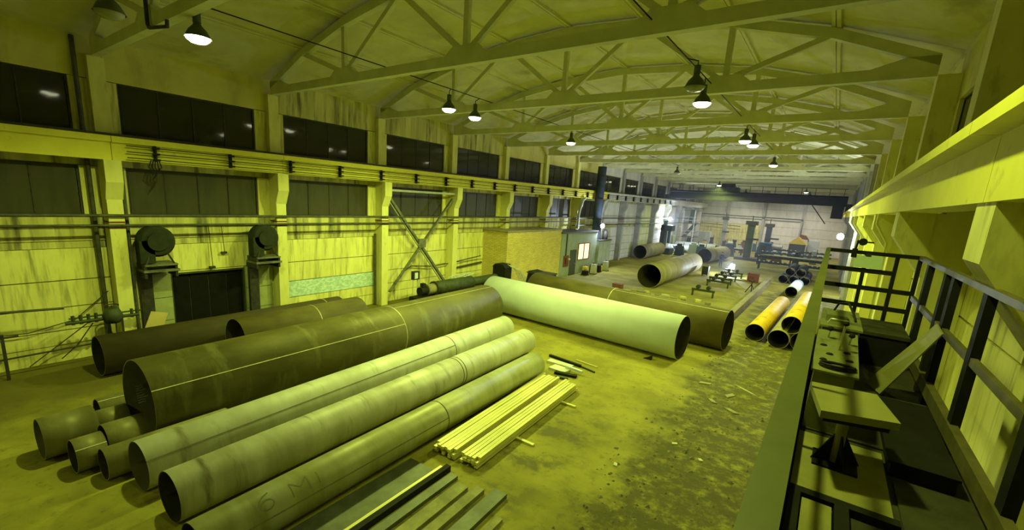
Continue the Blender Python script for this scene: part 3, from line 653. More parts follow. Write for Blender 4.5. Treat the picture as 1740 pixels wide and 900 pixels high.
for i, y in enumerate((2.9, 3.4)):
    solo('hanging_rod', MB().tube([(-.55, y, 4.8), (-.5, y + .05, 3.0 + .6 * i)], .015, 6).box(-.58, -.46, y - .08, y + .14, 2.94 + .6 * i, 3.02 + .6 * i), M['steel'], 'thin rod hanging on the wall above the gate, %s one' % ('left' if i == 0 else 'right'), 'rod', (-.55, y, 3), 'rods above the gate')
r_ = thing('valve_station', 'dark valve assembly with pipe manifold at foot of left column', 'valve', (.35, -.75, 0))
part('valve_body', MB().lathe([(.001, -.3), (.2, -.26), (.3, 0), (.2, .26), (.001, .3)], (.4, -.75, 1.68), 16), M['greensteel'], r_)
part('handwheel', MB().tube([(.4 + .2 * math.cos(t * math.pi / 6), -.75 + .2 * math.sin(t * math.pi / 6), 2.05) for t in range(13)], .02, 6, False).tube([(.4, -.75, 1.9), (.4, -.75, 2.05)], .02, 6), M['steel'], r_)
part('manifold', MB().tube([(.4, -2.0, 1.6), (.4, .0, 1.6)], .06, 10).tube([(.4, -1.9, 1.75), (.4, .1, 1.75)], .03, 8), M['greensteel'], r_)
for y in (-1.8, -1.6, -1.4, -1.2, -.2, -.05): part('nozzle', MB().tube([(.4, y, 1.52), (.4, y, 1.84)], .05, 8), M['greensteel'], r_)
for y in (-.98, -.5): part('post', MB().box(.37, .43, y - .03, y + .03, 0, 1.6), M['steel'], r_)
wall_run('drain_pipe', [(-.5, -.75, 11), (-.42, -.75, 7.9), (-.42, -.72, .1)], .07, 'dark vertical drain pipe left of the first left column')
wall_run('drain_pipe', [(-.35, .14, 6.8), (-.35, .16, 0)], .06, 'dark vertical drain pipe right of the first left column')
wall_run('cable_conduit', [(-.45, 6.12, 7.0), (-.45, 6.14, .6)], .045, 'dark conduit on the right edge of second left column')
wall_run('cable_conduit', [(-.4, 11.38, 4.2), (-.4, 11.4, 0)], .07, 'dark conduit left of the braced column')
wall_run('service_pipe', [(.2, -6, 2.33), (.2, -1.95, 2.1)], .04, 'short dark horizontal pipe at far left of the wall', group='service pipes on the left wall')
r_ = thing('guard_rail', 'thin dark guard rail on the floor at far left', 'railing', (.3, -3.5, 0))
part('post', MB().box(.26, .34, -3.5, -3.42, 0, 1.5), M['steel'], r_); part('top_bar', MB().tube([(.3, -6, 1.4), (.3, -3.1, 1.4)], .03, 8), M['steel'], r_); part('lower_bar', MB().tube([(.3, -6, .62), (.3, -1.35, .74)], .03, 8), M['steel'], r_)
for i, pts in enumerate(([(-.5, -.6, 2.4), (-.45, -1.6, 1.5), (-.4, -2.8, 1.25), (-.4, -4.5, 1.35)], [(.38, -1.4, 1.55), (-.2, -2.2, .7), (-.35, -2.9, .1)], [(.38, -1.3, 1.5), (0, -1.7, .7), (-.3, -2.1, .2)])):
    solo('hose', MB().tube(pts, .018, 6), M['wallpipe'], ('thin cable sagging across the left wall', 'longer hose drooping from the valve to the floor', 'shorter hose drooping from the valve to the floor')[i], 'hose', pts[0], 'hoses by the valve')
r_ = thing('notice_board', 'tilted pale board leaning against the left gate pier', 'board', (.1, .55, 0))
part('board', MB().add([(.30, .14, .95), (.30, .70, .85), (.24, .95, 1.45), (.24, .42, 1.6), (.34, .14, .95), (.34, .70, .85), (.28, .95, 1.45), (.28, .42, 1.6)], [(0, 1, 2, 3), (7, 6, 5, 4), (0, 4, 5, 1), (1, 5, 6, 2), (2, 6, 7, 3), (3, 7, 4, 0)]), M['wood'], r_)
part('rest_post', MB().box(.1, .2, .3, .4, 0, 1.3).box(.1, .2, .62, .72, 0, 1.3), M['steel'], r_)

# tank machine behind the brown pipe
r_ = thing('pressure_tank', 'long green horizontal tank on a dark skid by left wall', 'tank', (1.6, 15.5, 0))
part('vessel', MB().tube([(1.7, 14.3, 1.0), (1.7, 14.5, 1.0), (1.7, 17.6, 1.0), (1.7, 17.8, 1.0)], [.25, .42, .42, .25], 24), M['greensteel'], r_)
part('narrow_section', MB().tube([(1.7, 17.75, 1.0), (1.7, 20.3, 1.0)], .3, 20), M['greensteel'], r_); part('neck', MB().tube([(1.7, 13.5, 1.0), (1.7, 14.3, 1.0)], .32, 20), M['plate_dusty'], r_)
part('flange', MB().tube([(1.7, 14.1, 1.0), (1.7, 14.22, 1.0)], .44, 24), M['steel'], r_); part('motor', MB().tube([(1.7, 12.95, .95), (1.7, 13.5, .95)], .26, 18), M['black'], r_); part('terminal_box', MB().box(1.58, 1.82, 13.1, 13.35, 1.2, 1.42), M['black'], r_)
part('skid', MB().box(1.2, 2.3, 12.6, 14.3, 0, .62).box(1.2, 2.3, 14.3, 20.2, 0, .3), M['black'], r_)
for yy in (15.0, 17.2, 19.4): part('saddle', MB().box(1.35, 2.05, yy - .08, yy + .08, .3, .75), M['steel'], r_)
for i in range(9): part('coil_hose', MB().tube([(1.45 + .25 * math.cos(t * .9 + i), 16.0 + .22 * i + .22 * math.sin(t * .9 + i), 1.44 + .05 * math.sin(t + i) + .02 * i % .1) for t in range(7)], .02, 5), M['p_white'], r_)
r_ = thing('control_pedestal', 'small pale control box on two legs beside the tank motor', 'control box', (1.0, 13.2, 0))
part('box', MB().box(.9, 1.15, 13.0, 13.45, 1.55, 2.05), M['steel'], r_); part('face', MB().box(1.15, 1.17, 13.06, 13.3, 1.62, 1.98), M['p_white'], r_)
for yy in (13.05, 13.4): part('leg', MB().tube([(1.02, yy, 0), (1.02, yy, 1.55)], .025, 6), M['lightpipe'], r_)
solo('cable', MB().tube([(-.3, 13.3, 1.7), (-.4, 14.2, 2.1), (-.4, 16, 1.9), (-.4, 18, 2.0), (-.3, 21, 2.3)], .035, 6), M['wallpipe'], 'dark cable looping along the wall behind the green tank', 'cable', (-.3, 13.3, 1.7))
wall_run('service_pipe', [(-.52, 18.1, 1.55), (-.52, 21.4, 1.75)], .07, 'short thick pipe behind the narrow end of green tank', group='service pipes on the left wall')
for i in range(7):
    a = i * .11; solo('bent_rod', MB().tube([(2.3 + a, 20.9 + a, 2.0 - .05 * i), (2.7 + a * .8, 21.2, 1.7), (3.0 + a * 1.2, 21.6, .8), (3.2 + a * 1.2, 21.7, .03)], .022, 6), M['bar'] if i % 2 else M['lightpipe'], 'pale bent rods fanned out behind the white pipe end', 'rod', (2.3 + a, 20.9 + a, 0), 'bent rods behind the white pipe')
r_ = thing('dark_machine', 'black covered machine block behind left end of white pipe', 'machine', (2.0, 21.1, 0))
part('body', MB().box(1.3, 2.4, 20.5, 21.3, 0, 1.75), M['black'], r_); part('cover', MB().prism([(1.25, 1.75), (2.45, 1.75), (2.2, 2.0), (1.5, 2.0)], 'y', 20.45, 21.35), M['black'], r_)
r_ = thing('dark_machine', 'dark steel bin behind the left end of the dark pipe', 'machine', (4.4, 22, 0))
part('bin', MB().prism([(3.6, 0), (5.3, 0), (5.5, 1.55), (3.9, 1.75)], 'y', 21.2, 22.4), M['black'], r_); part('rim', MB().box(3.8, 5.55, 21.15, 22.45, 1.6, 1.68), M['steel'], r_)

# ================================================================== booth by the left wall
r_ = thing('booth', 'brick and grey booth with lit window built against left wall', 'booth', (.5, 29, 0))
bw = part('brick_wall', MB().box(WL, 1.66, 21.6, 29.7, 0, 4.2), M['brick'], r_)
part('grey_wall', MB().box(WL, 1.70, 29.7, 37.0, 0, 3.9), M['room_grey'], r_)
part('roof_edge', MB().box(WL, 1.78, 29.6, 37.1, 3.9, 4.02), M['steel'], r_); part('roof_edge', MB().box(WL, 1.72, 21.5, 29.72, 4.2, 4.3), M['p_mid'], r_)
dr = part('door', MB().box(1.70, 1.74, 31.5, 32.7, 0, 2.35), M['door'], r_); part('handle', MB().tube([(1.75, 32.5, 1.05), (1.79, 32.5, 1.05), (1.79, 32.4, 1.05)], .02, 6), M['chrome'], dr)
wn = part('window', MB().box(1.70, 1.76, 33.0, 35.4, 1.3, 1.38).box(1.70, 1.76, 33.0, 35.4, 2.82, 2.9).box(1.70, 1.76, 33.0, 33.1, 1.38, 2.82).box(1.70, 1.76, 35.3, 35.4, 1.38, 2.82).box(1.70, 1.76, 34.14, 34.26, 1.38, 2.82), M['frame'], r_)
for a, b_ in ((33.1, 34.14), (34.26, 35.3)): part('pane', MB().box(1.70, 1.72, a, b_, 1.38, 2.82), M['winlit'], wn)
part('conduit', MB().tube([(1.76, 30.6, 3.85), (1.76, 30.6, 1.9)], .05, 6), M['steel'], r_)
r_ = thing('fire_board', 'red and dark fire equipment board left of booth door', 'panel', (1.85, 30.7, 1.2))
part('board', MB().box(1.71, 1.78, 30.3, 31.2, .9, 1.9), M['brown'], r_); part('extinguisher', MB().tube([(1.9, 30.6, 1.2), (1.9, 30.6, 1.7)], .1, 10), M['brown'], r_); part('lamp_cover', MB().lathe([(.001, .1), (.12, .05), (.12, -.1), (.001, -.15)], (1.9, 31.0, 1.6), 10), M['lightpipe'], r_)
r_ = thing('metal_cabinet', 'pale grey metal cabinet standing right of the booth', 'cabinet', (1.2, 39, 0))
part('body', MB().box(.1, 1.85, 37.3, 40.2, 0, 2.95), M['grey_box'], r_)
for i in range(3): part('door', MB().box(1.85, 1.88, 37.34 + i * .96, 38.26 + i * .96, .1, 2.88), M['grey_box'], r_)
part('top_cap', MB().box(.05, 1.95, 37.22, 40.28, 2.95, 3.03), M['steel'], r_)
r_ = thing('gas_cylinder', 'dark tall cylinder on top of the pale cabinet', 'cylinder', (1.45, 39.5, 3.03))
part('body', MB().lathe([(.001, 0), (.28, 0), (.28, .8), (.1, 1.05), (.001, 1.05)], (1.45, 39.5, 3.03), 14), M['steel'], r_); part('valve', MB().tube([(1.45, 39.5, 4.05), (1.45, 39.5, 4.2)], .05, 8), M['steel'], r_)
for i in range(8):
    x = 2.2 + random.uniform(0, .8); y = 33.2 + i * .75
    mb = MB(); mt = [M['black'], M['yellow'], M['lightpipe'], M['steel']][i % 4]
    h = random.uniform(.35, 1.0); b_ = thing('floor_equipment', 'small %s equipment item in the cluttered row below the booth window, %s from door' % (['black', 'yellow', 'pale', 'dark'][i % 4], ORD[i]), 'equipment', (x, y, 0), 'clutter before the booth')
    part('body', MB().prism([(x - .25, .06), (x + .25, .06), (x + .2, h), (x - .2, h)], 'y', y - .25, y + .25), mt, b_); part('foot', MB().box(x - .28, x + .28, y - .28, y + .28, 0, .06), M['steel'], b_); part('handle', MB().tube([(x, y - .2, h), (x, y - .15, h + .15), (x, y + .15, h + .15), (x, y + .2, h)], .025, 6), M['steel'], b_)
# ducts and swan-neck pipes
r_ = thing('exhaust_duct', 'tall dark blue-grey exhaust duct rising beside left wall', 'duct', (.86, 38.4, 3.03))
part('duct', MB().tube([(.86, 38.4, 10.3), (.86, 38.4, 3.03)], .43, 20), M['dkblue'], r_)
for z in (9.2, 7.0, 5.0): part('collar', MB().tube([(.86, 38.4, z), (.86, 38.4, z + .12)], .47, 20), M['steel'], r_)
for i, y in enumerate((35.3, 40.6)):
    wall_run('swan_neck_pipe', [(.35, y + .9, 7.05), (.35, y + .5, 6.9), (.35, y + .3, 6.5), (.35, y, 6.0), (.35, y - .15, 5.5), (.35, y - .15, 4.1)], .13, ('light swan-neck pipe before the dark duct, nearer one' if i == 0 else 'light swan-neck pipe before the dark duct, farther one'), M['lightpipe'], group='swan-neck pipes')
wall_run('lamp_cable', [(7.38, -12, 10.775), (7.38, 88, 10.775)], .016, 'thin black cable carrying the left row of pendant lamps', M['black'], 'cable')
wall_run('lamp_cable', [(19.2, -12, 10.775), (19.2, 5.8, 10.775)], .016, 'short black cable carrying the lamp over the platform', M['black'], 'cable')
wall_run('lamp_cable', [(16.55, -12, 10.775), (16.55, 88, 10.775)], .016, 'thin black cable carrying the right row of pendant lamps', M['black'], 'cable')
r_ = thing('truss_hook', 'dark bent steel hook bracket on the nearest truss', 'bracket', (5.6, -.45, 10.7))
part('stem', MB().tube([(5.4, -.42, 11.6), (5.4, -.42, 10.5), (5.5, -.42, 10.4)], .05, 8), M['steel'], r_); part('arm', MB().tube([(5.5, -.42, 10.4), (6.7, -.42, 10.25), (6.72, -.42, 10.4)], .045, 8), M['steel'], r_)

# ================================================================== far end: bridge crane, machines
r_ = thing('bridge_crane', 'dark bridge crane spanning the far end of the hall', 'crane', (11, 66, 8))
for y in (64.9, 67.1):
    part('girder', MB().box(.3, 21.4, y - .25, y + .25, 8.15, 9.35), M['crane'], r_)
part('end_carriage', MB().box(-.1, .4, 63.2, 68.8, 8.02, 8.6), M['crane'], r_); part('end_carriage', MB().box(21.35, 21.95, 63.2, 68.8, 7.56, 8.4), M['crane'], r_)
part('walkway', MB().box(.4, 21.3, 63.7, 64.65, 9.1, 9.16), M['crane'], r_)
for i in range(15): part('rail_post', MB().box(.6 + i * 1.45, .66 + i * 1.45, 63.7, 63.76, 9.16, 10.15), M['crane'], r_)
part('handrail', MB().box(.5, 21.2, 63.7, 63.75, 10.1, 10.16).box(.5, 21.2, 63.7, 63.75, 9.6, 9.64), M['crane'], r_)
part('trolley', MB().box(6.5, 9.0, 64.6, 67.4, 9.36, 10.0), M['crane'], r_); part('hoist_drum', MB().tube([(6.9, 65.4, 10.15), (8.6, 65.4, 10.15)], .3, 14), M['crane'], r_)
part('cab', MB().box(20.0, 21.2, 64.5, 66.5, 6.6, 8.15), M['crane'], r_)
part('cab_ladder', MB().beam((17.9, 64.4, 8.1), (19.6, 64.4, 5.9), .1, .1).beam((17.9, 64.9, 8.1), (19.6, 64.9, 5.9), .1, .1), M['crane'], r_)
# pipework on the end wall
solo('wall_pipe_run', MB().tube([(-.4, 89.3, 6.0), (16.1, 89.3, 6.0), (16.1, 89.3, 3.0)], .1, 8), M['wallpipe'], 'dark pipe along the end wall turning down at right', 'pipe', (8, 89.3, 6))
solo('wall_pipe_run', MB().tube([(-.4, 89.35, 4.2), (6.5, 89.35, 4.1)], .07, 8), M['wallpipe'], 'shorter lower dark pipe on the end wall at left', 'pipe', (3, 89.35, 4.2))
def manip(x, y, h, wd, mt, label, boom=1.6, tilt=0):
    r_ = thing('welding_manipulator', label, 'machine', (x, y, 0), 'tall column machines')
    part('base', MB().box(x - wd * 1.6, x + wd * 1.6, y - wd * 1.6, y + wd * 1.6, 0, .35), M['steel'], r_)
    part('column', MB().beam((x, y, .35), (x + tilt, y, h), wd, wd), mt, r_)
    part('guide_rail', MB().beam((x + wd * .6, y - wd * .55, .4), (x + tilt + wd * .6, y - wd * .55, h - .3), .08, .08), M['lightpipe'], r_)
    part('head', MB().box(x + tilt - wd * .8, x + tilt + wd * .8, y - wd * .8, y + wd * .8, h, h + .55), M['steel'], r_)
    part('mast', MB().tube([(x + tilt, y, h + .5), (x + tilt, y, h + 1.3)], .06, 6), M['steel'], r_)
    part('boom', MB().box(x + tilt * .6 - wd * .3, x + tilt * .6 + boom, y - wd * .9, y - wd * .5, h * .58, h * .58 + .25), M['steel'], r_)
manip(11.1, 68.5, 5.0, .9, M['greensteel'], 'tall green welding manipulator column in the far hall', 1.2, 0)
manip(12.2, 80, 4.6, .8, M['dkblue'], 'tall blue-grey column machine right of the green one', 1.6)
manip(5.0, 83, 5.2, .6, M['col_grey'], 'thin grey column machine against the end wall', .9)
def conveyor(x0, x1, y, z, label, n=14, mt='dkblue'):
    r_ = thing('roller_conveyor', label, 'conveyor', ((x0 + x1) / 2, y, 0), 'long roller racks in the far hall')
    for yy in (y - .5, y + .5): part('side_rail', MB().box(x0, x1, yy - .06, yy + .06, z - .22, z), M[mt], r_)
    for i in range(n):
        xx = x0 + (i + .5) * (x1 - x0) / n; part('roller', MB().tube([(xx, y - .45, z - .08), (xx, y + .45, z - .08)], .1, 8), M['lightpipe'], r_)
    k = max(3, n // 4)
    for i in range(k):
        xx = x0 + .3 + i * (x1 - x0 - .6) / (k - 1)
        for yy in (y - .5, y + .5): part('leg', MB().box(xx - .06, xx + .06, yy - .06, yy + .06, 0, z - .22), M['steel'], r_)
conveyor(13.6, 20.6, 58.5, 1.0, 'front roller rack right of the green column')
conveyor(12.8, 20.8, 64.0, 1.2, 'second roller rack, behind the front one')
conveyor(12.5, 21.0, 70.0, 1.4, 'third roller rack, before the blue machine', mt='blue')
conveyor(12.6, 21.0, 76.0, 1.5, 'rearmost roller rack close to the end wall')
for i in range(6):
    solo('stock_tube', MB().tube([(13.3 + i * .15, 64 + (i - 2.5) * .17, 1.31), (20.2, 64 + (i - 2.5) * .17, 1.31)], .08, 8), M['lightpipe'] if i % 2 else M['p_mid'], 'long tubes lying on the second roller rack', 'tube', (16, 64 + (i - 2.5) * .17, 1.3), 'tubes on the roller rack')
for j, (x, z, nm) in enumerate(((17.4, .42, 'bottom left'), (18.3, .42, 'bottom middle'), (19.2, .42, 'bottom right'), (17.85, 1.135, 'upper left'), (18.75, 1.135, 'upper right'))):  # dark-coloured stack added in place of the shadow on the far floor
    pipe('steel_pipe', x, 47.2 + .25 * j, 90, .42, 6.0, M['dkblue'], 'dark pipe filling in the shadow right of the aisle, %s one' % nm, z=z, group='dark stacked pipes', seg=28)
r_ = thing('machine_tool', 'blue machine tool with bright top edge in far hall', 'machine', (12.8, 73.5, 0))
part('base', MB().box(11.6, 14.2, 72.8, 74.4, 0, .8), M['dkblue'], r_); part('body', MB().prism([(11.7, .8), (13.9, .8), (13.5, 2.4), (11.9, 2.4)], 'y', 72.9, 74.2), M['blue'], r_); part('spindle', MB().tube([(13.4, 73.4, 1.9), (14.9, 73.4, 1.9)], .25, 12), M['lightpipe'], r_); part('panel', MB().box(12.1, 12.9, 72.84, 72.9, 1.2, 2.0), M['steel'], r_)
r_ = thing('machine_hood', 'yellow peaked machine hood near the end wall at right', 'machine', (16.2, 82, 0))
part('body', MB().box(15.2, 17.4, 81.4, 83, 0, 2.2), M['dkblue'], r_); part('hood', MB().prism([(15.0, 2.2), (17.6, 2.2), (16.3, 3.4)], 'y', 81.3, 83.1), M['yellow'], r_); part('hood_cap', MB().prism([(16.1, 3.1), (17.7, 2.9), (17.2, 3.6), (16.5, 3.7)], 'y', 83.1, 84), M['brown'], r_)
r_ = thing('metal_cabinet', 'white cabinet against the end wall at right', 'cabinet', (18.3, 84, 0))
part('body', MB().box(17.5, 19.1, 83.6, 84.6, 0, 2.9), M['p_white'], r_); part('door', MB().box(17.55, 18.28, 83.56, 83.6, .1, 2.8), M['p_white'], r_); part('door', MB().box(18.32, 19.05, 83.56, 83.6, .1, 2.8), M['p_white'], r_)
def bench(x, y, wd, label):
    r_ = thing('work_bench', label, 'bench', (x, y, 0), 'benches along the end wall')
    part('top', MB().box(x - wd / 2, x + wd / 2, y - .5, y + .5, 1.0, 1.16), M['lightpipe'], r_)
    for sx in (-1, 1):
        for sy in (-.42, .42): part('leg', MB().box(x + sx * (wd / 2 - .12) - .06, x + sx * (wd / 2 - .12) + .06, y + sy - .06, y + sy + .06, 0, 1.0), M['steel'], r_)
    part('apron', MB().box(x - wd / 2 + .06, x + wd / 2 - .06, y - .46, y - .42, .75, 1.0), M['black'], r_)
bench(7.9, 74.5, 3.4, 'pale work bench left of the green column'); bench(3.6, 78.0, 2.8, 'pale work bench near the left far corner'); bench(12.0, 84.5, 3.2, 'pale work bench by the end wall behind the blue machine')
for i, (x, y, z, mt) in enumerate(((6.8, 74.4, 1.16, 'steel'), (7.6, 74.6, 1.16, 'yellow'), (8.3, 74.4, 1.16, 'steel'), (9.1, 74.6, 1.16, 'lightpipe'), (3.1, 78, 1.16, 'yellow'), (4.2, 78, 1.16, 'steel'), (12.4, 84.5, 1.16, 'brown'))):
    h = (.9, .5, 1.3, .6, .5, 1.1, .9)[i]
    r_ = thing('bench_machine', 'small %s bench machine, %s on the far benches counting from green column' % ({'steel': 'dark', 'yellow': 'yellow', 'lightpipe': 'pale', 'brown': 'brown'}[mt], ORD[i]), 'machine', (x, y, z), 'machines on the far benches')
    part('body', MB().prism([(x - .3, z), (x + .3, z), (x + .18, z + h * .7), (x - .18, z + h * .7)], 'y', y - .3, y + .3), M[mt], r_); part('head', MB().tube([(x - .28, y, z + h * .82), (x + .28, y, z + h * .82)], h * .16, 10), M['steel'], r_)
# left far corner: scaffold stair, cabinets, scrap, dark machine
r_ = thing('scaffold_stair', 'pale scaffold stair tower in the far left corner', 'scaffold', (1.6, 74, 0))
for x in (.6, 2.4):
    for y in (72, 75.5): part('post', MB().box(x - .05, x + .05, y - .05, y + .05, 0, 6.6), M['lightpipe'], r_)
for z in (2.2, 4.4, 6.5):
    part('deck', MB().box(.5, 2.5, 71.9, 75.6, z - .06, z), M['steel'], r_)
    for dz in (.5, 1.0): part('guard_bar', MB().tube([(2.42, 72, min(z + dz, 7.2)), (2.42, 75.5, min(z + dz, 7.2))], .04, 6).tube([(.6, 71.96, min(z + dz, 7.2)), (2.4, 71.96, min(z + dz, 7.2))], .04, 6), M['lightpipe'], r_)
for i in range(3): part('stair_flight', MB().beam((1.0, 72.2 if i % 2 else 75.2, 2.2 * i), (1.9, 75.2 if i % 2 else 72.2, 2.2 * (i + 1)), .6, .1), M['greensteel'], r_)
r_ = thing('metal_cabinet', 'grey-green cabinet right of the far scaffold stair', 'cabinet', (3.0, 79.5, 0))
part('body', MB().box(.9, 3.4, 79.8, 81.2, 0, 3.0), M['grey_box'], r_); part('door', MB().box(.95, 2.1, 79.76, 79.8, .1, 2.9), M['grey_box'], r_); part('door', MB().box(2.2, 3.35, 79.76, 79.8, .1, 2.9), M['grey_box'], r_)
r_ = thing('press_machine', 'dark blue tall press between far left columns', 'machine', (1.0, 62.5, 0))
part('base', MB().box(.3, 2.0, 61.6, 63.6, 0, .9), M['dkblue'], r_); part('frame', MB().box(.35, .9, 61.8, 63.4, .9, 4.2).box(.35, 1.9, 61.8, 63.4, 3.4, 4.2), M['dkblue'], r_); part('ram', MB().tube([(1.4, 62.6, 3.4), (1.4, 62.6, 1.6)], .22, 12), M['blue'], r_); part('motor', MB().tube([(.7, 62.6, 4.2), (.7, 62.6, 4.8)], .3, 12), M['blue'], r_); part('side_box', MB().box(1.9, 2.2, 62, 62.8, 1.6, 2.8), M['lightpipe'], r_)
rng = random.Random(3)
for i in range(26):
    x = .6 + rng.uniform(0, 2.4); y = 65.2 + rng.uniform(0, 2.0); z = max(0, .9 - abs(x - 1.8) * .5) * rng.uniform(0, 1); s = rng.uniform(.2, .5)
    mb = MB(); a = rng.uniform(0, 3.1); mb.beam((x - s * math.cos(a), y - s * math.sin(a), z + .02), (x + s * math.cos(a), y + s * math.sin(a), z + .25 + rng.uniform(0, .4)), .3, .14)
    solo('scrap_piece', mb, M[('dkblue', 'lightpipe', 'steel')[i % 3]], 'jumbled scrap pieces heaped by the far left columns', 'scrap', (x, y, z), 'scrap heap by the far columns')

rng = random.Random(5)
for i in range(16):
    x = (3.2, 4.6, 6.0, 7.4, 9.0, 2.9, 5.0, 9.6, 13.4, 15.0, 17.2, 19.0, 14.2, 16.4, 18.4, 8.4)[i]; y = (62.5, 64.6, 63.2, 79.0, 79.8, 84.5, 85.5, 86.0, 67.2, 66.8, 67.4, 73.0, 79.4, 79.0, 79.6, 70.5)[i]
    h = rng.uniform(.6, 1.9); ww = rng.uniform(.35, .8); cn, cm = (('dark blue', 'dkblue'), ('grey', 'grey_box'), ('blue', 'blue'), ('dark', 'steel'), ('brown', 'brown'))[i % 5]
    b_ = thing('workshop_unit', '%s workshop unit with drum in far hall, %s from the left' % (cn, ORD[sorted(range(16), key=lambda q: (3.2, 4.6, 6.0, 7.4, 9.0, 2.9, 5.0, 9.6, 13.4, 15.0, 17.2, 19.0, 14.2, 16.4, 18.4, 8.4)[q]).index(i)]), 'machine', (x, y, 0), 'workshop units in the far hall')
    part('base', MB().box(x - ww, x + ww, y - .4, y + .4, 0, .15), M['steel'], b_); part('body', MB().prism([(x - ww * .9, .15), (x + ww * .9, .15), (x + ww * .6, h), (x - ww * .75, h)], 'y', y - .36, y + .36), M[cm], b_)
    part('drum', MB().tube([(x - ww * .5, y, h + .16), (x + ww * .4, y, h + .16)], .18, 10), M['lightpipe'] if i % 2 else M['steel'], b_); part('pipe', MB().tube([(x + ww * .7, y, .15), (x + ww * .7, y, h + .5)], .05, 6), M['steel'], b_)

# ---- two workers far down the hall (one skinned surface each)
def person(label, loc, rz, J, E, cloth):
    me = bpy.data.meshes.new('body'); names = list(J); me.from_pydata([J[n][0] for n in names], [(names.index(a), names.index(b_)) for a, b_ in E], [])
    o = link('person', me, None, loc); o.rotation_euler = (0, 0, rz); tag(o, label, 'person')
    sk = o.modifiers.new('skin', 'SKIN')
    for i, n in enumerate(names):
        me.skin_vertices[0].data[i].radius = J[n][1] if isinstance(J[n][1], tuple) else (J[n][1], J[n][1])
    me.skin_vertices[0].data[names.index('pelvis')].use_root = True
    o.modifiers.new('sub', 'SUBSURF').levels = 1; me.materials.append(cloth)
    h = J['head'][0]; hd = MB().lathe([(.001, -.13), (.07, -.10), (.095, 0), (.085, .09), (.05, .13), (.001, .14)], h, 12)
    ho = link('head', hd.mesh('head', M['skin']), o)
    link('helmet', MB().lathe([(.13, .04), (.115, .06), (.11, .11), (.07, .17), (.001, .19)], h, 12).mesh('helmet', M['cloth']), o)
    return o
M['skin'] = mat('skin', (.45, .28, .20), rough=.7)
EDG = [('pelvis', 'spine'), ('spine', 'chest'), ('chest', 'neck'), ('neck', 'head'), ('chest', 'shL'), ('shL', 'elL'), ('elL', 'haL'), ('chest', 'shR'), ('shR', 'elR'), ('elR', 'haR'), ('pelvis', 'hiL'), ('hiL', 'knL'), ('knL', 'anL'), ('anL', 'toL'), ('pelvis', 'hiR'), ('hiR', 'knR'), ('knR', 'anR'), ('anR', 'toR')]
STAND = dict(pelvis=((0, 0, .95), (.16, .12)), spine=((0, 0, 1.15), (.15, .11)), chest=((0, .02, 1.38), (.17, .12)), neck=((0, 0, 1.53), .06), head=((0, -.02, 1.66), .08),
    shL=((.2, .02, 1.42), .07), elL=((.27, -.02, 1.15), .05), haL=((.18, -.24, 1.02), .04), shR=((-.2, .02, 1.42), .07), elR=((-.27, -.02, 1.15), .05), haR=((-.18, -.24, 1.02), .04),
    hiL=((.1, 0, .9), .095), knL=((.11, -.02, .5), .07), anL=((.11, .02, .1), .05), toL=((.12, -.15, .05), .045), hiR=((-.1, 0, .9), .095), knR=((-.11, .0, .5), .07), anR=((-.11, .05, .1), .05), toR=((-.12, -.12, .05), .045))
BENT = dict(pelvis=((0, .25, .80), (.16, .12)), spine=((0, .1, .98), (.15, .11)), chest=((0, -.12, 1.10), (.17, .12)), neck=((0, -.28, 1.14), .06), head=((0, -.38, 1.16), .08),
    shL=((.2, -.14, 1.10), .07), elL=((.24, -.28, .86), .05), haL=((.1, -.48, .78), .04), shR=((-.2, -.14, 1.10), .07), elR=((-.24, -.28, .86), .05), haR=((-.1, -.48, .78), .04),
    hiL=((.1, .25, .76), .095), knL=((.14, .02, .45), .07), anL=((.13, .14, .1), .05), toL=((.14, -.04, .05), .045), hiR=((-.1, .25, .76), .095), knR=((-.14, .04, .45), .07), anR=((-.13, .2, .1), .05), toR=((-.14, .02, .05), .045))
person('worker in dark clothes standing beyond the mid hall pipe', (10.25, 54.6, 0), .6, STAND, EDG, M['cloth'])
person('worker in pale green clothes bending over the welding arc', (12.55, 48.6, 0), -.1, BENT, EDG, M['cloth2'])
r_ = thing('welding_arc', 'dazzling blue-white welding arc on a low work stand', 'welding arc', (12.4, 47.7, 0))
part('stand', MB().box(12.0, 12.9, 47.4, 48.0, .62, .7).box(12.05, 12.15, 47.45, 47.55, 0, .62).box(12.75, 12.85, 47.85, 47.95, 0, .62).box(12.05, 12.15, 47.85, 47.95, 0, .62).box(12.75, 12.85, 47.45, 47.55, 0, .62), M['steel'], r_)
part('arc_spark', MB().lathe([(.001, -.12), (.1, -.06), (.12, 0), (.1, .06), (.001, .12)], (12.4, 47.7, .84), 12), M['arc'], r_); part('torch', MB().tube([(12.4, 47.85, .95), (12.5, 48.15, .85)], .025, 6), M['steel'], r_)
ld = bpy.data.lights.new('arc_light', 'POINT'); ld.energy = 1500; ld.color = COLD_COL; ld.shadow_soft_size = .08
lo = bpy.data.objects.new('arc_light', ld); C.objects.link(lo); lo.parent = r_; lo.location = (0, -.2, 1.05)

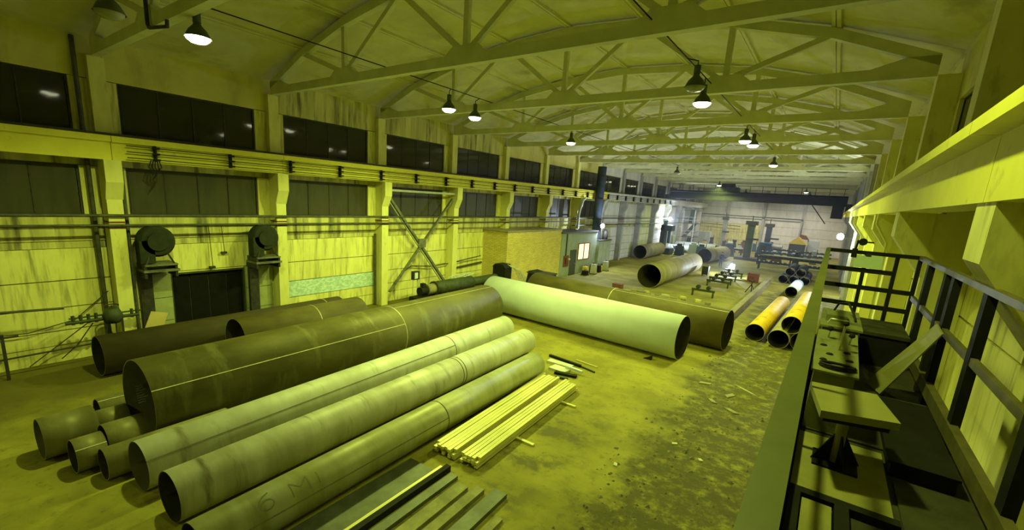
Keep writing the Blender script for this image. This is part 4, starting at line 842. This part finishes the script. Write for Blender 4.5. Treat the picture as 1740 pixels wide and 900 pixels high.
# ================================================================== crane operator's platform
PZ, RZ, XL, XR2, YF = 4.95, 6.26, 20.63, 21.65, 2.9
r_ = thing('crane_platform', 'dark green railed crane operator platform along the right wall', 'platform', (21.1, -1, PZ))
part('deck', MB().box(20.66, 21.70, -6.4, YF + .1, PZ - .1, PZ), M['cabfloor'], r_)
part('hanger', MB().box(20.9, 21.0, -6.3, -6.2, PZ, 9.2).box(21.5, 21.6, -6.3, -6.2, PZ, 9.2), M['steel'], r_)
part('handrail', MB().prism([(20.605, RZ - .03), (20.655, RZ - .03), (20.655, RZ), (20.605, RZ)], 'y', -6.2, YF), M['rail'], r_, 'broad flat green handrail with worn paint')
part('handrail', MB().box(20.62, 21.66, YF - .03, YF + .03, RZ - .05, RZ), M['black'], r_)
part('handrail', MB().box(21.61, 21.67, -6.2, YF + .03, RZ - .05, RZ), M['railbrown'], r_)
for z in (5.99, 5.75, 5.50): part('cross_bar', MB().box(20.64, 21.63 if z < 5.8 else 21.4, YF - .015, YF + .015, z - .03, z + .03), M['black'], r_)
part('mid_rail', MB().box(21.62, 21.66, -6.2, YF, 5.67, 5.73), M['railbrown'], r_); part('mid_rail', MB().box(20.615, 20.645, -6.2, YF, 5.60, 5.64), M['black'], r_)
for x in (20.63, 21.07, 21.40, 21.63): part('post', MB().box(x - .022, x + .022, YF - .02, YF + .04, PZ, RZ - .05), M['black'], r_)
for y in (2.15, 1.1, .72, -.42, -1.75, -3.2): part('post', MB().box(21.615, 21.675, y - .06, y + .06, PZ, RZ - .05), M['black'], r_)
for y in (1.6, .2, -1.2, -2.6, -4.0): part('post', MB().box(20.61, 20.65, y - .02, y + .02, PZ, RZ - .03), M['black'], r_)
part('toe_board', MB().box(21.60, 21.66, -6.2, YF, PZ + .12, PZ + .24), M['railbrown'], r_); part('toe_board', MB().box(20.66, 20.68, -6.2, YF, PZ, PZ + .2), M['black'], r_)
part('front_sheet', MB().box(20.66, 20.675, -.4, YF, PZ + .2, 5.5), M['rail'], r_)
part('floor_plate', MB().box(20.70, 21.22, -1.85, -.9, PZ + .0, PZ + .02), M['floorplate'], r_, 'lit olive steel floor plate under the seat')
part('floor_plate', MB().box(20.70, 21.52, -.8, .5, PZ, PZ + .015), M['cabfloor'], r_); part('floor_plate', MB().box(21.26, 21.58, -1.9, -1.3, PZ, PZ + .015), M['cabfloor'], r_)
part('hatch_frame', MB().box(20.70, 21.24, -1.95, -1.88, PZ, PZ + .05).box(20.70, 20.76, -2.6, -1.95, PZ, PZ + .05).box(20.93, 21.0, -2.6, -1.95, PZ, PZ + .05), M['black'], r_)
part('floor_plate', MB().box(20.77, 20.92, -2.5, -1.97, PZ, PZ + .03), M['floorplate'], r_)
# seat
r_ = thing('operator_seat', 'olive padded operator seat on a gusseted pedestal', 'seat', (20.95, -1.3, PZ + .02))
sz = 5.45
part('cushion', MB().prism([(20.70, -1.08), (21.10, -1.02), (21.19, -1.52), (20.78, -1.66)], 'z', sz - .05, sz), M['seat'], r_)
part('underframe', MB().prism([(20.74, -1.12), (21.08, -1.07), (21.15, -1.50), (20.80, -1.60)], 'z', sz - .09, sz - .05), M['black'], r_)
part('pedestal', MB().tube([(20.93, -1.32, PZ + .02), (20.93, -1.32, sz - .08)], .035, 12), M['floorplate'], r_)
for a in (20, 110, 200, 290):
    ca, sa = math.cos(math.radians(a)), math.sin(math.radians(a))
    n_ = Vector((-sa, ca, 0)) * .006; b0 = Vector((20.93, -1.32, PZ + .03)); T = [b0, b0 + Vector((ca, sa, 0)) * .15, b0 + Vector((ca, sa, 0)) * .03 + Vector((0, 0, .22))]
    part('gusset', MB().add([v - n_ for v in T] + [v + n_ for v in T], [(0, 1, 2), (5, 4, 3), (0, 3, 4, 1), (1, 4, 5, 2), (2, 5, 3, 0)]), M['black'], r_)
part('base_plate', MB().box(20.80, 21.06, -1.45, -1.19, PZ + .02, PZ + .035), M['black'], r_)
# consoles
r_ = thing('control_console', 'olive control console with levers before the seat', 'console', (20.85, -.3, PZ))
part('cabinet', MB().prism([(-.78, PZ), (.22, PZ), (.22, 5.58), (-.78, 5.46)], 'x', 20.71, 20.98), M['console'], r_)
part('top_plate', MB().prism([(-.80, 5.46), (.24, 5.585), (.24, 5.60), (-.80, 5.475)], 'x', 20.69, 21.0), M['console'], r_)
for i, (x, y, h) in enumerate(((20.86, -.25, .26), (20.77, .05, .1), (20.93, -.05, .1))):
    zz = 5.55 + y * .12
    lv = part('lever', MB().tube([(x, y, zz), (x + .01, y - .05, zz + h)], .009, 8), M['chrome'], r_); part('knob', MB().lathe([(.001, -.025), (.022, -.012), (.025, 0), (.02, .016), (.001, .024)], (x + .01, y - .05, zz + h + .01), 12), M['black'], lv)
for x, y in ((20.75, -.2), (20.8, -.4), (20.92, -.3), (20.94, -.48), (20.76, -.55)): part('button', MB().lathe([(.03, 0), (.03, .025), (.02, .035), (.001, .035)], (x, y, 5.545 + y * .12), 12), M['black'], r_)
part('cable_coil', MB().tube([(20.86 + .12 * math.cos(t * .5), -.68 + .07 * math.sin(t * .5), 5.475 + .0012 * t) for t in range(38)], .010, 6), M['rubber'], r_)
r_ = thing('control_console', 'farther control box with a curved cable on top', 'console', (20.87, 1.0, PZ))
part('cabinet', MB().box(20.72, 21.02, .5, 1.55, PZ, 5.58), M['console'], r_); part('top_plate', MB().box(20.70, 21.05, .48, 1.58, 5.58, 5.60), M['console'], r_)
part('switch_box', MB().box(20.74, 20.92, .75, 1.05, 5.60, 5.67), M['console'], r_); part('cable', MB().tube([(20.8, 1.3, 5.61), (20.84, 1.3, 5.72), (20.92, 1.25, 5.75), (20.98, 1.1, 5.66), (21.0, .9, 5.61)], .012, 6), M['rubber'], r_); part('handle', MB().tube([(20.76, .62, 5.60), (20.78, .62, 5.65), (20.92, .62, 5.65), (20.94, .62, 5.60)], .008, 6), M['chrome'], r_)
r_ = thing('black_box', 'black electrical box at the far corner of the platform', 'box', (21.35, 2.2, PZ))
part('body', MB().box(21.12, 21.56, 1.8, 2.7, PZ, 5.32), M['black'], r_); part('lid', MB().box(21.10, 21.58, 1.78, 2.72, 5.32, 5.36), M['cabfloor'], r_)
r_ = thing('black_box', 'low black box filling in the dark area right of the seat', 'box', (21.4, -.9, PZ))  # added low black box, its colour gives the dark void by the seat
part('body', MB().box(21.24, 21.58, -1.2, .2, PZ, 5.05), M['black'], r_); part('lid', MB().box(21.22, 21.59, -1.22, .22, 5.05, 5.07), M['black'], r_)
o = solo('plywood_sheet', MB().add([(21.20, .95, 4.97), (21.30, .62, 4.97), (21.585, .38, 5.72), (21.585, .72, 5.75), (21.215, .965, 4.97), (21.315, .635, 4.97), (21.60, .395, 5.72), (21.60, .735, 5.75)], [(3, 2, 1, 0), (4, 5, 6, 7), (0, 1, 5, 4), (1, 2, 6, 5), (2, 3, 7, 6), (3, 0, 4, 7)]), M['seat'], 'pale board leaning on the right railing of the platform', 'board', (21.3, .7, 4.97))
r_ = thing('paper_notice', 'pale green paper notice hung on the far platform railing', 'notice', (21.1, YF - .05, 6.04))
part('sheet', MB().prism([(20.94, 6.20), (21.25, 6.20), (21.26, 6.03), (20.95, 6.03)], 'y', YF - .045, YF - .040), M['paper'], r_); part('clip', MB().box(21.06, 21.12, YF - .05, YF - .03, 6.19, 6.23), M['steel'], r_)
r_ = thing('railing_clamp', 'dark clamp with a small wheel atop the far platform railing', 'clamp', (21.0, YF, RZ))
part('jaw', MB().box(20.90, 20.96, YF - .05, YF + .05, RZ - .1, RZ + .02), M['black'], r_); part('stem', MB().tube([(20.93, YF, RZ), (20.95, YF, RZ + .14)], .014, 6), M['black'], r_); part('wheel', MB().tube([(21.0, YF - .015, RZ + .12), (21.0, YF + .015, RZ + .12)], .05, 12).beam((20.93, YF, RZ + .12), (21.12, YF, RZ + .12), .02, .02), M['black'], r_)
wall_run('conduit', [(21.48, 9.5, 6.85), (21.48, 9.5, 6.6), (21.75, 9.5, 6.15), (21.75, 9.5, 4.0)], .03, 'thin bent yellow conduit below the right runway beam', M['col'], 'conduit')

# ================================================================== rubble on the right-hand aisle
mb = MB(); rng = random.Random(11)
for i in range(900):
    x = rng.gauss(18.2, .9); y = rng.uniform(-2, 22); s = rng.choice((.02, .03, .04, .07)) * rng.uniform(.7, 1.5)
    if not 16.7 < x < 20.4 or (y > 20.5 and x > 17.5): continue
    a = rng.uniform(0, 6.3); c = math.cos(a) * s; d_ = math.sin(a) * s; h = s * rng.uniform(.3, .8)
    mb.add([(x + c, y + d_, 0), (x - d_ * .7, y + c * .7, 0), (x - c * .8, y - d_ * .8, 0), (x + d_, y - c, 0), (x + c * .3, y, h)], [(0, 1, 4), (1, 2, 4), (2, 3, 4), (3, 0, 4)])
o = link('rubble', mb.mesh('rubble', M['rubble'])); tag(o, 'gravelly rubble and slag scattered over the dirty right-hand aisle', 'rubble', kind='stuff')
for i, (x, y, L, wd, a) in enumerate(((17.6, 13.2, .5, .22, .4), (18.2, 11.6, .42, .16, 2.3), (18.6, 12.6, .55, .2, 1.2), (18.9, 11.2, .5, .18, 2.6), (19.0, 13.6, .9, .05, 2.5), (18.0, 7.6, .18, .1, .7), (17.1, 5.4, .17, .1, 1.9), (18.8, 7.2, .14, .1, 2.4))):
    mb = MB(); ca, sa = math.cos(a), math.sin(a)
    pts = [(x + ca * L * u - sa * wd * v_, y + sa * L * u + ca * wd * v_) for u, v_ in ((-.5, -.4), (.35, -.5), (.5, .3), (-.3, .5))]
    mb.prism(pts, 'z', 0, .03)
    solo('steel_offcut', mb, M['chip'] if i > 3 else M['plate_dusty'], ('flat grey offcut on the dark aisle patch, leftmost of the group', 'flat grey offcut in the middle of the dark aisle patch', 'flat grey offcut behind the middle one on the aisle patch', 'flat grey offcut nearest the handrail on the aisle patch', 'thin pale rod lying on the aisle near the handrail', 'small bright chip in the middle of the dirty aisle', 'small bright chip at the left edge of dirty aisle', 'tiny bright chip right of the middle one on the aisle')[i], 'offcut', (x, y, 0), 'offcuts on the aisle')
solo('timber_wedge', MB().prism([(14.75, 0), (15.1, 0), (15.1, .2), (14.9, .06)], 'y', 14.25, 14.45), M['black'], 'small black wedge under the near side of white pipe', 'wedge', (14.9, 14.35, 0))

# ================================================================== thin welding smoke hanging in the far half of the hall
mt = bpy.data.materials.new('welding_smoke'); mt.use_nodes = True; t = mt.node_tree
t.nodes.remove(t.nodes['Principled BSDF'])
vp = t.nodes.new('ShaderNodeVolumeScatter'); vp.inputs['Density'].default_value = HAZE; vp.inputs['Color'].default_value = (.85, .9, 1, 1); vp.inputs['Anisotropy'].default_value = .3
t.links.new(vp.outputs[0], t.nodes['Material Output'].inputs['Volume'])
o = link('haze', MB().box(-.05, 21.9, 44.0, 89.0, .02, 9.9).mesh('haze', mt)); tag(o, 'thin bluish welding smoke hanging in the far half of the hall', 'haze', kind='stuff')
